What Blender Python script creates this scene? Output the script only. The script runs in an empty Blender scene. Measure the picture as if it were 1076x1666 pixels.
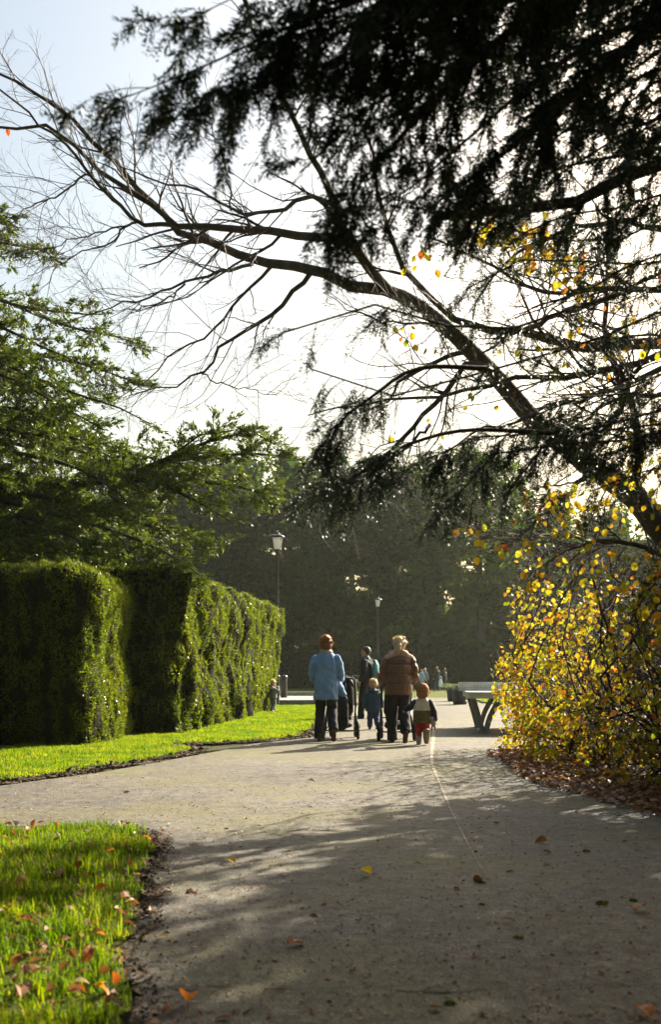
import bpy, bmesh, math
import numpy as np
from mathutils import Vector, Matrix, noise as mnoise

# ------------------------------------------------------------------ camera, world, sun, exposure
SC = bpy.context.scene
COL = SC.collection
CAM_H = 1.07          # eye height
FPX = 1619.7          # focal length in photo pixels (35 mm on a 36 mm tall frame)
CX, HY = 538.0, 1098.0

cam_d = bpy.data.cameras.new("camera")
cam = bpy.data.objects.new("camera", cam_d)
COL.objects.link(cam)
cam.location = (0, 0, CAM_H)
cam.rotation_euler = (math.radians(90), 0, 0)
cam_d.sensor_fit = 'VERTICAL'
cam_d.sensor_height = 36.0
cam_d.sensor_width = 24.0
cam_d.lens = 35.0
cam_d.shift_y = (HY - 833.0) / 1666.0
cam_d.clip_start = 0.05
cam_d.clip_end = 2000.0
cam_d.dof.use_dof = True
cam_d.dof.focus_distance = 15.5
cam_d.dof.aperture_fstop = 3.6
SC.camera = cam

SUN_AZ, SUN_EL = math.radians(42.0), math.radians(31.0)   # right of straight ahead, above the horizon
SUN_DIR = Vector((math.sin(SUN_AZ) * math.cos(SUN_EL), math.cos(SUN_AZ) * math.cos(SUN_EL), math.sin(SUN_EL)))

world = bpy.data.worlds.new("World")
SC.world = world
world.use_nodes = True
wn = world.node_tree
bg = wn.nodes["Background"]
sky = wn.nodes.new("ShaderNodeTexSky")
sky.sky_type = 'NISHITA'
sky.sun_disc = False
sky.sun_elevation = SUN_EL
sky.sun_rotation = SUN_AZ
sky.altitude = 20.0
sky.air_density = 1.6
sky.dust_density = 5.0
sky.ozone_density = 0.1
wn.links.new(sky.outputs[0], bg.inputs[0])
bg.inputs[1].default_value = 0.061

sun_d = bpy.data.lights.new("sun", 'SUN')
sun_d.energy = 5.0
sun_d.angle = math.radians(0.5)
sun_d.color = (1.0, 0.90, 0.74)
sun = bpy.data.objects.new("sun", sun_d)
COL.objects.link(sun)
sun.rotation_euler = SUN_DIR.to_track_quat('Z', 'Y').to_euler()

SC.view_settings.view_transform = 'Standard'
SC.view_settings.look = 'None'
SC.view_settings.exposure = 1.78
SC.view_settings.gamma = 1.0
SC.view_settings.use_curve_mapping = False
SC.render.engine = 'CYCLES'
SC.cycles.use_denoising = True
SC.cycles.max_bounces = 4
SC.cycles.diffuse_bounces = 2
SC.cycles.glossy_bounces = 1
SC.cycles.transparent_max_bounces = 4
SC.cycles.transmission_bounces = 4
SC.cycles.volume_bounces = 0

# ------------------------------------------------------------------ helpers
R = np.random.default_rng(11)


def at(x, y, d):
    """the point that stands d metres ahead, seen at photo pixel x, y"""
    return np.array([(x - CX) / FPX * d, d, CAM_H + (HY - y) / FPX * d])


def link(o, parent=None):
    COL.objects.link(o)
    if parent is not None:
        o.parent = parent
    return o


def tag(o, label=None, cat=None, group=None, kind=None):
    if label:
        o["label"] = label
    if cat:
        o["category"] = cat
    if group:
        o["group"] = group
    if kind:
        o["kind"] = kind
    return o


def empty(name, loc=(0, 0, 0), rz=0.0, scale=1.0):
    o = bpy.data.objects.new(name, None)
    o.location = loc
    o.rotation_euler = (0, 0, rz)
    o.scale = (scale, scale, scale)
    o.empty_display_size = 0.2
    return link(o)


def np_mesh(name, V, F, mat, smooth=False):
    """V (n,3), F (m,k) with every face of k corners, or a list of such arrays"""
    me = bpy.data.meshes.new(name)
    Fs = F if isinstance(F, list) else [F]
    Fs = [f for f in Fs if len(f)]
    V = np.asarray(V, dtype=np.float32)
    me.vertices.add(len(V))
    me.vertices.foreach_set("co", V.ravel())
    loops = np.concatenate([f.ravel() for f in Fs]).astype(np.int32)
    tot = np.concatenate([np.full(len(f), f.shape[1]) for f in Fs]).astype(np.int32)
    start = np.concatenate([[0], np.cumsum(tot)[:-1]]).astype(np.int32)
    me.loops.add(len(loops))
    me.loops.foreach_set("vertex_index", loops)
    me.polygons.add(len(tot))
    me.polygons.foreach_set("loop_start", start)
    me.polygons.foreach_set("loop_total", tot)
    if smooth:
        me.polygons.foreach_set("use_smooth", np.ones(len(tot), dtype=bool))
    me.update(calc_edges=True)
    if mat:
        me.materials.append(mat)
    return me


def np_obj(name, V, F, mat, parent=None, smooth=False):
    return link(bpy.data.objects.new(name, np_mesh(name, V, F, mat, smooth)), parent)


def py_obj(name, verts, faces, mat, parent=None, smooth=False):
    me = bpy.data.meshes.new(name)
    me.from_pydata([tuple(v) for v in verts], [], faces)
    me.update()
    if smooth:
        for p in me.polygons:
            p.use_smooth = True
    if mat:
        me.materials.append(mat)
    return link(bpy.data.objects.new(name, me), parent)


class MB:
    """collects boxes, tubes, lathes and sheets into one mesh"""

    def __init__(self):
        self.v, self.f = [], []

    def add(self, verts, faces):
        n = len(self.v)
        self.v += [tuple(p) for p in verts]
        self.f += [tuple(i + n for i in f) for f in faces]
        return self

    def box(self, c, s, rz=0.0, taper=1.0):
        cx, cy, cz = c
        sx, sy, sz = (k / 2 for k in s)
        ca, sa = math.cos(rz), math.sin(rz)
        vs = []
        for z, t in ((-sz, 1.0), (sz, taper)):
            for x, y in ((-sx, -sy), (sx, -sy), (sx, sy), (-sx, sy)):
                x, y = x * t, y * t
                vs.append((cx + x * ca - y * sa, cy + x * sa + y * ca, cz + z))
        return self.add(vs, [(3, 2, 1, 0), (4, 5, 6, 7), (0, 1, 5, 4), (1, 2, 6, 5), (2, 3, 7, 6), (3, 0, 4, 7)])

    def lathe(self, prof, c=(0, 0, 0), seg=16, axis='z'):
        vs, fs = [], []
        for r, z in prof:
            for k in range(seg):
                a = 2 * math.pi * k / seg
                p = (r * math.cos(a), r * math.sin(a), z)
                if axis == 'x':
                    p = (z, p[0], p[1])
                elif axis == 'y':
                    p = (p[0], z, p[1])
                vs.append((p[0] + c[0], p[1] + c[1], p[2] + c[2]))
        for i in range(len(prof) - 1):
            for k in range(seg):
                a, b = i * seg + k, i * seg + (k + 1) % seg
                fs.append((a, b, b + seg, a + seg))
        fs.append(tuple(reversed(range(seg))))
        m = (len(prof) - 1) * seg
        fs.append(tuple(m + k for k in range(seg)))
        return self.add(vs, fs)

    def tube(self, pts, r, seg=8, closed=False):
        v, f = tube_geo(np.array(pts, float), r, seg, closed)
        return self.add(v, f)

    def build(self, name, mat, parent=None, smooth=False, bevel=0.0):
        o = py_obj(name, self.v, self.f, mat, parent, smooth)
        if bevel:
            b = o.modifiers.new("bevel", 'BEVEL')
            b.width = bevel
            b.segments = 2
            b.limit_method = 'ANGLE'
        return o


def tube_geo(P, r, seg=8, closed=False):
    n = len(P)
    r = np.full(n, r) if np.isscalar(r) else np.array(r, float)
    T = np.gradient(P, axis=0) if not closed else np.roll(P, -1, 0) - np.roll(P, 1, 0)
    T /= np.linalg.norm(T, axis=1)[:, None] + 1e-9
    up = np.array([0.0, 0.0, 1.0])
    if abs(T[:, 2]).mean() > 0.8:
        up = np.array([0.0, 1.0, 0.0])
    S = np.cross(T, up)
    S /= np.linalg.norm(S, axis=1)[:, None] + 1e-9
    U = np.cross(S, T)
    a = np.arange(seg) * 2 * np.pi / seg
    V = P[:, None] + r[:, None, None] * (np.cos(a)[None, :, None] * S[:, None] + np.sin(a)[None, :, None] * U[:, None])
    f = []
    for i in range(n if closed else n - 1):
        j = (i + 1) % n
        for k in range(seg):
            b = (k + 1) % seg
            f.append((i * seg + k, i * seg + b, j * seg + b, j * seg + k))
    if not closed:
        f.append(tuple(reversed(range(seg))))
        f.append(tuple((n - 1) * seg + k for k in range(seg)))
    return V.reshape(-1, 3), f


def nrm(a):
    return a / (np.linalg.norm(a, axis=-1, keepdims=True) + 1e-9)


def curve(pts, n):
    """Catmull-Rom through pts, n samples at even length"""
    P = np.array(pts, float)
    Q = np.vstack([2 * P[0] - P[1], P, 2 * P[-1] - P[-2]])
    out = []
    for i in range(1, len(Q) - 2):
        t = np.linspace(0, 1, 12, endpoint=False)[:, None]
        a, b, c, d = Q[i - 1], Q[i], Q[i + 1], Q[i + 2]
        out.append(0.5 * (2 * b + (c - a) * t + (2 * a - 5 * b + 4 * c - d) * t ** 2 + (3 * b - a - 3 * c + d) * t ** 3))
    out = np.vstack(out + [P[-1:]])
    s = np.concatenate([[0], np.cumsum(np.linalg.norm(np.diff(out, axis=0), axis=1))])
    u = np.linspace(0, s[-1], n)
    return np.stack([np.interp(u, s, out[:, k]) for k in range(P.shape[1])], 1)


def pxcurve(pts, n=14):
    """photo pixels with a distance -> a smooth world polyline"""
    return curve([at(*p) for p in pts], n)


def batch_tubes(P, Rr, seg):
    """P (N,K,3), Rr (N,K) -> one vertex and quad array"""
    N, K, _ = P.shape
    T = np.gradient(P, axis=1)
    T = nrm(T)
    ref = np.where(np.abs(T[:, :1, 2:3]) > 0.85, np.array([1.0, 0, 0]), np.array([0, 0, 1.0]))
    S = nrm(np.cross(T, np.broadcast_to(ref, T.shape)))
    U = np.cross(S, T)
    a = np.arange(seg) * 2 * np.pi / seg
    V = P[:, :, None] + Rr[:, :, None, None] * (np.cos(a)[:, None] * S[:, :, None] + np.sin(a)[:, None] * U[:, :, None])
    i = np.arange(K - 1)[:, None] * seg
    k = np.arange(seg)[None]
    k2 = (k + 1) % seg
    q = np.stack([i + k, i + k2, i + seg + k2, i + seg + k], -1).reshape(-1, 4)
    F = (np.arange(N)[:, None, None] * (K * seg) + q[None]).reshape(-1, 4)
    return V.reshape(-1, 3), F


def merge(parts):
    """[(V, F)] of equal face sizes -> one"""
    vs, fs, n = [], [], 0
    for v, f in parts:
        vs.append(v)
        fs.append(f + n)
        n += len(v)
    return np.vstack(vs), np.vstack(fs)


def shoots(P, Rr, per, L, ang=(0.5, 1.1), K=6, wander=0.15, lift=0.0, bias=None, t0=0.15, t1=1.0, rr=0.5, rmin=0.0012, side=None, tip=0.35, lenfall=0.5, rng=R):
    """children of every polyline: per each, of length L (lo, hi)"""
    N, K0, _ = P.shape
    idx = np.repeat(np.arange(N), per)
    M = len(idx)
    t = rng.uniform(t0, t1, M)
    f = t * (K0 - 1)
    i = np.minimum(f.astype(int), K0 - 2)
    w = (f - i)[:, None]
    p = P[idx, i] * (1 - w) + P[idx, i + 1] * w
    T = nrm(P[idx, i + 1] - P[idx, i])
    r0 = (Rr[idx, i] * (1 - w[:, 0]) + Rr[idx, i + 1] * w[:, 0]) * rr
    r0 = np.maximum(r0, rmin)
    q = nrm(np.cross(T, rng.normal(size=(M, 3))))
    if side is not None:      # keep side shoots near a plane: flatten the part along this axis
        q = q - (q @ side)[:, None] * side * 0.75
        q = nrm(q)
    a = rng.uniform(ang[0], ang[1], M)[:, None]
    d = nrm(np.cos(a) * T + np.sin(a) * q + (0 if bias is None else np.array(bias)))
    Ls = rng.uniform(L[0], L[1], M) * (1 - lenfall * t)
    out = np.empty((M, K, 3))
    out[:, 0] = p
    st = (Ls / (K - 1))[:, None]
    for k in range(1, K):
        d = nrm(d + rng.normal(size=(M, 3)) * wander + np.array([0, 0, lift]))
        p = p + d * st
        out[:, k] = p
    rad = r0[:, None] * np.linspace(1, tip, K)[None]
    return out, np.maximum(rad, rmin * 0.6)


def needles(P, pairs, L, W, ang=0.9, spread=0.25, droop=0.0, rng=R, both=True):
    """flat needles in two ranks (or around) along every polyline"""
    N, K, _ = P.shape
    t = (np.arange(pairs) + 0.5) / pairs
    f = t * (K - 1)
    i = np.minimum(f.astype(int), K - 2)
    w = (f - i)[None, :, None]
    B = P[:, i] * (1 - w) + P[:, i + 1] * w
    T = nrm(P[:, i + 1] - P[:, i])
    nref = nrm(rng.normal(size=(N, 1, 3)) * 0.55 + np.array([0, 0, 1.0]))
    S = nrm(np.cross(T, np.broadcast_to(nref, T.shape)))
    out = []
    for s in (-1, 1):
        d = nrm(T * math.cos(ang) + s * S * math.sin(ang) + rng.normal(size=T.shape) * spread + np.array([0, 0, -droop]))
        l = L * rng.uniform(0.7, 1.15, (N, pairs, 1)) * (1 - 0.45 * t[None, :, None] ** 3)
        wd = nrm(np.cross(d, rng.normal(size=d.shape))) * W * 0.62
        m = B + d * l * 0.15
        out.append(np.stack([m + wd, B + d * l, m - wd], 2).reshape(-1, 3, 3))
    V = np.concatenate(out).reshape(-1, 3)
    return V, np.arange(len(V)).reshape(-1, 3)


def leaf_cards(C, D, Nn, L, W):
    """pointed flat leaves: base C, direction D, normal Nn"""
    D = nrm(D)
    S = nrm(np.cross(D, Nn))
    L = np.asarray(L).reshape(-1, 1)
    W = np.asarray(W).reshape(-1, 1)
    m = C + D * L * 0.12
    V = np.stack([m + S * W * 0.62, C + D * L, m - S * W * 0.62], 1).reshape(-1, 3)
    return V, np.arange(len(V)).reshape(-1, 3)


def in_poly(x, y, poly):
    poly = np.array(poly)
    inside = np.zeros(len(x), bool)
    n = len(poly)
    j = n - 1
    for i in range(n):
        xi, yi = poly[i]
        xj, yj = poly[j]
        c = ((yi > y) != (yj > y)) & (x < (xj - xi) * (y - yi) / (yj - yi + 1e-12) + xi)
        inside ^= c
        j = i
    return inside


# ------------------------------------------------------------------ materials
def mat_base(name):
    m = bpy.data.materials.new(name)
    m.use_nodes = True
    nt = m.node_tree
    return m, nt, nt.nodes["Principled BSDF"]


def N_(nt, kind, **kw):
    n = nt.nodes.new(kind)
    for k, v in kw.items():
        if k.startswith("i_"):
            n.inputs[k[2:].replace("_", " ")].default_value = v
        else:
            setattr(n, k, v)
    return n


def ramp(nt, fac, stops, interp='LINEAR'):
    r = nt.nodes.new("ShaderNodeValToRGB")
    r.color_ramp.interpolation = interp
    e = r.color_ramp.elements
    while len(e) > 1:
        e.remove(e[-1])
    e[0].position = stops[0][0]
    e[0].color = (*stops[0][1], 1)
    for p, c in stops[1:]:
        x = e.new(p)
        x.color = (*c, 1)
    nt.links.new(fac, r.inputs[0])
    return r.outputs[0]


def rand_out(nt, noise_scale=None):
    """one random value per leaf, mixed with the object's own"""
    g = nt.nodes.new("ShaderNodeNewGeometry")
    oi = nt.nodes.new("ShaderNodeObjectInfo")
    a = N_(nt, "ShaderNodeMath", operation='ADD')
    nt.links.new(g.outputs["Random Per Island"], a.inputs[0])
    nt.links.new(oi.outputs["Random"], a.inputs[1])
    fr = N_(nt, "ShaderNodeMath", operation='FRACT')
    nt.links.new(a.outputs[0], fr.inputs[0])
    return fr.outputs[0]


def leaf_mat(name, cols, transl=0.4, rough=0.45, tcol=1.6, spec=0.4, patch=None, objvar=None):
    m, nt, b = mat_base(name)
    r = rand_out(nt)
    n = len(cols)
    c = ramp(nt, r, [(i / max(1, n - 1), k) for i, k in enumerate(cols)])
    if patch:      # slow change of colour over the plant itself
        tc = nt.nodes.new("ShaderNodeNewGeometry")
        no = N_(nt, "ShaderNodeTexNoise", i_Scale=patch[0], i_Detail=3.0)
        nt.links.new(tc.outputs["Position"], no.inputs["Vector"])
        f = ramp(nt, no.outputs[0], [(0.4, (0, 0, 0)), (0.62, (1, 1, 1))])
        mx = N_(nt, "ShaderNodeMix", data_type='RGBA')
        nt.links.new(f, mx.inputs[0])
        nt.links.new(c, mx.inputs[6])
        mx.inputs[7].default_value = (*patch[1], 1)
        c = mx.outputs[2]
    if objvar:      # each plant has its own tone
        oi = nt.nodes.new("ShaderNodeObjectInfo")
        f = ramp(nt, oi.outputs["Random"], objvar)
        mv = N_(nt, "ShaderNodeMix", data_type='RGBA', blend_type='MULTIPLY')
        mv.inputs[0].default_value = 1.0
        nt.links.new(c, mv.inputs[6])
        nt.links.new(f, mv.inputs[7])
        c = mv.outputs[2]
    nt.links.new(c, b.inputs["Base Color"])
    b.inputs["Roughness"].default_value = rough
    b.inputs["Specular IOR Level"].default_value = spec
    tr = nt.nodes.new("ShaderNodeBsdfTranslucent")
    mul = N_(nt, "ShaderNodeMix", data_type='RGBA', blend_type='MULTIPLY')
    mul.inputs[0].default_value = 1.0
    nt.links.new(c, mul.inputs[6])
    tc3 = tcol if isinstance(tcol, tuple) else (tcol, tcol, tcol * 0.6)
    mul.inputs[7].default_value = (*tc3, 1)
    nt.links.new(mul.outputs[2], tr.inputs[0])
    mix = nt.nodes.new("ShaderNodeMixShader")
    mix.inputs[0].default_value = transl
    nt.links.new(b.outputs[0], mix.inputs[1])
    nt.links.new(tr.outputs[0], mix.inputs[2])
    nt.links.new(mix.outputs[0], nt.nodes["Material Output"].inputs[0])
    return m


def solid(name, col, rough=0.6, var=0.25, scale=8.0, bump=0.0, bscale=40.0, metal=0.0, spec=0.4, coat=0.0, stretch=(1, 1, 1)):
    """a colour with uneven wear and a fine relief"""
    m, nt, b = mat_base(name)
    tc = nt.nodes.new("ShaderNodeTexCoord")
    mp = nt.nodes.new("ShaderNodeMapping")
    mp.inputs["Scale"].default_value = stretch
    nt.links.new(tc.outputs["Object"], mp.inputs[0])
    no = N_(nt, "ShaderNodeTexNoise", i_Scale=scale, i_Detail=5.0, i_Roughness=0.6)
    nt.links.new(mp.outputs[0], no.inputs["Vector"])
    lo = tuple(c * (1 - var) for c in col)
    hi = tuple(min(1, c * (1 + var)) for c in col)
    nt.links.new(ramp(nt, no.outputs[0], [(0.3, lo), (0.7, hi)]), b.inputs["Base Color"])
    b.inputs["Roughness"].default_value = rough
    b.inputs["Metallic"].default_value = metal
    b.inputs["Specular IOR Level"].default_value = spec
    b.inputs["Coat Weight"].default_value = coat
    if bump:
        n2 = N_(nt, "ShaderNodeTexNoise", i_Scale=bscale, i_Detail=4.0)
        nt.links.new(mp.outputs[0], n2.inputs["Vector"])
        bp = nt.nodes.new("ShaderNodeBump")
        bp.inputs["Strength"].default_value = min(1.0, bump)
        bp.inputs["Distance"].default_value = 0.02
        nt.links.new(n2.outputs[0], bp.inputs["Height"])
        nt.links.new(bp.outputs[0], b.inputs["Normal"])
    return m


def asphalt_mat(name, base=(0.27, 0.245, 0.21), moss=1.0, stains=()):
    m, nt, b = mat_base(name)
    g = nt.nodes.new("ShaderNodeNewGeometry")
    P = g.outputs["Position"]

    def nz(scale, detail=4.0, rough=0.6):
        n = N_(nt, "ShaderNodeTexNoise", i_Scale=scale, i_Detail=detail, i_Roughness=rough)
        nt.links.new(P, n.inputs["Vector"])
        return n.outputs[0]
    vor = N_(nt, "ShaderNodeTexVoronoi", i_Scale=130.0)
    nt.links.new(P, vor.inputs["Vector"])
    # chips of stone in the surface: each its own tone
    sep = nt.nodes.new("ShaderNodeSeparateColor")
    nt.links.new(vor.outputs["Color"], sep.inputs[0])
    chip = ramp(nt, sep.outputs[0], [(0.0, (base[0] * 0.6, base[1] * 0.6, base[2] * 0.6)), (0.5, base), (0.86, tuple(c * 1.25 for c in base)), (1.0, tuple(c * 1.9 for c in base))])

    def mixc(fac, a, bcol, mode='MIX'):
        mx = N_(nt, "ShaderNodeMix", data_type='RGBA', blend_type=mode)
        if isinstance(fac, float):
            mx.inputs[0].default_value = fac
        else:
            nt.links.new(fac, mx.inputs[0])
        nt.links.new(a, mx.inputs[6])
        if isinstance(bcol, tuple):
            mx.inputs[7].default_value = (*bcol, 1)
        else:
            nt.links.new(bcol, mx.inputs[7])
        return mx.outputs[2]
    big = ramp(nt, nz(0.55, 6.0), [(0.3, (0.66, 0.65, 0.63)), (0.7, (1.18, 1.16, 1.12))])
    c = mixc(1.0, chip, big, 'MULTIPLY')
    mid = ramp(nt, nz(5.0, 7.0, 0.75), [(0.33, (0.55, 0.54, 0.52)), (0.6, (1.15, 1.13, 1.1))])
    c = mixc(1.0, c, mid, 'MULTIPLY')
    gr = ramp(nt, nz(15.0, 6.0, 0.85), [(0.38, (0.36, 0.35, 0.33)), (0.50, (0.95, 0.95, 0.95)), (0.64, (1.6, 1.57, 1.5))])
    c = mixc(1.0, c, gr, 'MULTIPLY')
    # moss film in patches, thicker where the fine grain lets it hold
    mo = N_(nt, "ShaderNodeMath", operation='MULTIPLY')
    nt.links.new(ramp(nt, nz(0.5, 5.0, 0.6), [(0.45, (0, 0, 0)), (0.62, (1, 1, 1))]), mo.inputs[0])
    nt.links.new(ramp(nt, nz(24.0, 3.0), [(0.35, (0.15,) * 3), (0.65, (1, 1, 1))]), mo.inputs[1])
    acc = mo.outputs[0]
    for (qx, qy, rx, ry) in stains:
        sb = N_(nt, "ShaderNodeVectorMath", operation='SUBTRACT')
        nt.links.new(P, sb.inputs[0])
        sb.inputs[1].default_value = (qx, qy, 0)
        dv = N_(nt, "ShaderNodeVectorMath", operation='DIVIDE')
        nt.links.new(sb.outputs[0], dv.inputs[0])
        dv.inputs[1].default_value = (rx, ry, 1)
        ln = N_(nt, "ShaderNodeVectorMath", operation='LENGTH')
        nt.links.new(dv.outputs[0], ln.inputs[0])
        wv = N_(nt, "ShaderNodeMath", operation='MULTIPLY_ADD')      # ragged rim
        nt.links.new(nz(2.2, 6.0, 0.7), wv.inputs[0])
        wv.inputs[1].default_value = 1.5
        nt.links.new(ln.outputs["Value"], wv.inputs[2])
        rm = ramp(nt, wv.outputs[0], [(0.70, (1, 1, 1)), (1.0, (0, 0, 0))])
        mt = N_(nt, "ShaderNodeMath", operation='MULTIPLY')
        nt.links.new(rm, mt.inputs[0])
        nt.links.new(ramp(nt, nz(24.0, 3.0), [(0.3, (0.3,) * 3), (0.65, (1, 1, 1))]), mt.inputs[1])
        mxm = N_(nt, "ShaderNodeMath", operation='MAXIMUM')
        nt.links.new(acc, mxm.inputs[0])
        nt.links.new(mt.outputs[0], mxm.inputs[1])
        acc = mxm.outputs[0]
    mo2 = N_(nt, "ShaderNodeMath", operation='MULTIPLY')
    nt.links.new(acc, mo2.inputs[0])
    mo2.inputs[1].default_value = 0.75 * moss
    c = mixc(mo2.outputs[0], c, (0.155, 0.145, 0.030))
    # dark crumbs of soil and leaf mould
    crumb = ramp(nt, nz(30.0, 5.0, 0.8), [(0.55, (0, 0, 0)), (0.68, (0.85, 0.85, 0.85))])
    c = mixc(crumb, c, (0.07, 0.055, 0.04))
    nt.links.new(c, b.inputs["Base Color"])
    b.inputs["Roughness"].default_value = 0.74
    b.inputs["Specular IOR Level"].default_value = 0.4
    bp = nt.nodes.new("ShaderNodeBump")
    bp.inputs["Strength"].default_value = 0.55
    bp.inputs["Distance"].default_value = 0.006
    nt.links.new(vor.outputs["Distance"], bp.inputs["Height"])
    bp2 = nt.nodes.new("ShaderNodeBump")
    bp2.inputs["Strength"].default_value = 0.5
    bp2.inputs["Distance"].default_value = 0.02
    nt.links.new(nz(9.0, 6.0, 0.7), bp2.inputs["Height"])
    nt.links.new(bp.outputs[0], bp2.inputs["Normal"])
    nt.links.new(bp2.outputs[0], b.inputs["Normal"])
    return m


def soil_mat(name, cols, scale=5.0):
    m, nt, b = mat_base(name)
    g = nt.nodes.new("ShaderNodeNewGeometry")
    n1 = N_(nt, "ShaderNodeTexNoise", i_Scale=scale, i_Detail=8.0, i_Roughness=0.75)
    nt.links.new(g.outputs["Position"], n1.inputs["Vector"])
    nt.links.new(ramp(nt, n1.outputs[0], [(0.3 + 0.4 * i / (len(cols) - 1), c) for i, c in enumerate(cols)]), b.inputs["Base Color"])
    b.inputs["Roughness"].default_value = 0.95
    b.inputs["Specular IOR Level"].default_value = 0.15
    n2 = N_(nt, "ShaderNodeTexNoise", i_Scale=scale * 9, i_Detail=6.0, i_Roughness=0.7)
    nt.links.new(g.outputs["Position"], n2.inputs["Vector"])
    bp = nt.nodes.new("ShaderNodeBump")
    bp.inputs["Strength"].default_value = 0.8
    bp.inputs["Distance"].default_value = 0.03
    nt.links.new(n2.outputs[0], bp.inputs["Height"])
    nt.links.new(bp.outputs[0], b.inputs["Normal"])
    return m


M = {}
M['asphalt'] = asphalt_mat("worn_asphalt", base=(0.126, 0.118, 0.101), stains=((-0.5, 8.6, 1.6, 1.1), (1.7, 5.0, 1.2, 0.9), (-0.3, 5.6, 1.0, 0.7), (0.4, 9.6, 1.2, 0.7)))
M['terrace'] = asphalt_mat("pale_paving", base=(0.36, 0.34, 0.31), moss=0.2)
M['seam'] = asphalt_mat("seam_filler", base=(0.36, 0.315, 0.24), moss=0.3)
M['kerb'] = solid("dark_kerb_stone", (0.16, 0.15, 0.11), 0.9, 0.4, 5, 0.4, 30)
M['ground'] = soil_mat("dark_earth", [(0.035, 0.04, 0.015), (0.06, 0.065, 0.025), (0.09, 0.08, 0.035)])  # dark olive to brown earth tones
M['soil'] = soil_mat("bare_soil", [(0.05, 0.035, 0.022), (0.11, 0.08, 0.055), (0.2, 0.16, 0.115)], 7.0)
M['turf'] = soil_mat("turf", [(0.05, 0.065, 0.006), (0.08, 0.10, 0.008), (0.10, 0.10, 0.012)], 6.0)
M['grass'] = leaf_mat("grass_blades", [(0.04, 0.085, 0.004), (0.085, 0.16, 0.004), (0.115, 0.185, 0.004), (0.14, 0.19, 0.006), (0.22, 0.19, 0.04), (0.06, 0.12, 0.006)], 0.57, 0.5, (2.3, 2.1, 0.5), 0.15, patch=(1.7, (0.06, 0.12, 0.004)))
M['yew'] = leaf_mat("yew_needles", [(0.010, 0.022, 0.008), (0.018, 0.035, 0.012), (0.028, 0.05, 0.014)], 0.12, 0.45, 1.5, 0.35)
M['hedge'] = leaf_mat("hedge_leaves", [(0.022, 0.038, 0.005), (0.050, 0.080, 0.007), (0.10, 0.138, 0.010), (0.16, 0.18, 0.018)], 0.4, 0.36, (2.1, 2.1, 0.4), 0.45, patch=(1.3, (0.105, 0.13, 0.008)))
M['hedge_core'] = solid("hedge_inner_shade", (0.012, 0.012, 0.006), 0.95, 0.5, 14, 0.6, 30, spec=0.1)  # near-black colour stands in for the unlit inside of the hedge
M['cedar'] = leaf_mat("cedar_needles", [(0.022, 0.044, 0.010), (0.040, 0.070, 0.013), (0.070, 0.108, 0.018), (0.11, 0.14, 0.026)], 0.33, 0.45, (2.0, 1.8, 0.5), 0.25)
M['conifer'] = leaf_mat("conifer_foliage", [(0.007, 0.017, 0.005), (0.012, 0.027, 0.008), (0.020, 0.042, 0.011), (0.034, 0.055, 0.014)], 0.4, 0.8, (1.9, 2.0, 1.0), 0.05, patch=(0.22, (0.034, 0.056, 0.013)), objvar=[(0.0, (0.55, 0.6, 0.6)), (0.35, (0.9, 0.95, 0.9)), (0.7, (1.3, 1.25, 1.0)), (1.0, (2.0, 1.8, 1.3))])
M['brownhedge'] = leaf_mat("beech_hedge_leaves", [(0.02, 0.020, 0.010), (0.035, 0.028, 0.013), (0.03, 0.036, 0.014)], 0.25, 0.6, 1.4, 0.2)
M['yellow'] = leaf_mat("yellow_leaf", [(0.40, 0.27, 0.02), (0.44, 0.32, 0.025), (0.36, 0.19, 0.025), (0.42, 0.33, 0.03), (0.26, 0.27, 0.025), (0.46, 0.36, 0.04)], 0.5, 0.5, (1.6, 1.5, 0.7), 0.2)
M['olive'] = leaf_mat("green_leaf", [(0.10, 0.15, 0.02), (0.16, 0.20, 0.025), (0.26, 0.26, 0.03), (0.40, 0.32, 0.035)], 0.5, 0.5, (1.8, 1.6, 0.6), 0.2)
M['dead'] = leaf_mat("dead_leaf", [(0.10, 0.045, 0.018), (0.17, 0.075, 0.028), (0.26, 0.15, 0.08), (0.30, 0.10, 0.025), (0.38, 0.26, 0.16)], 0.25, 0.5, 1.4, 0.4)
M['orange'] = leaf_mat("orange_leaf", [(0.45, 0.12, 0.02), (0.55, 0.20, 0.03), (0.35, 0.08, 0.02)], 0.4, 0.45, 1.5, 0.4)
M['red'] = leaf_mat("red_leaf", [(0.5, 0.05, 0.015), (0.55, 0.08, 0.02)], 0.5, 0.45, 1.6, 0.4)
M['bark'] = solid("beech_bark", (0.085, 0.078, 0.055), 0.85, 0.45, 9, 0.7, 45, stretch=(1, 1, 0.4))
M['twig'] = solid("twig_bark", (0.055, 0.036, 0.028), 0.7, 0.3, 12)
M['darkbark'] = solid("conifer_bark", (0.045, 0.034, 0.024), 0.9, 0.4, 6, 0.6, 30, stretch=(1, 1, 0.3))
M['iron'] = solid("black_painted_iron", (0.018, 0.018, 0.018), 0.4, 0.3, 10, spec=0.5)
M['frost'] = leaf_mat("frosted_glass", [(0.86, 0.86, 0.84), (0.88, 0.88, 0.86)], 0.7, 0.2, (1.1, 1.1, 1.1), 0.5)
M['stone'] = solid("pale_stone", (0.36, 0.32, 0.24), 0.9, 0.35, 6, 0.5, 40)
M['zinc'] = solid("galvanised_steel", (0.55, 0.57, 0.55), 0.42, 0.2, 7, 0.1, 60, metal=0.15, spec=0.5)
M['leg_steel'] = solid("grey_green_steel", (0.17, 0.19, 0.17), 0.5, 0.25, 6, metal=0.2)
M['tub'] = solid("dark_planter_wood", (0.05, 0.042, 0.035), 0.8, 0.35, 8, 0.4, 40)
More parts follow.
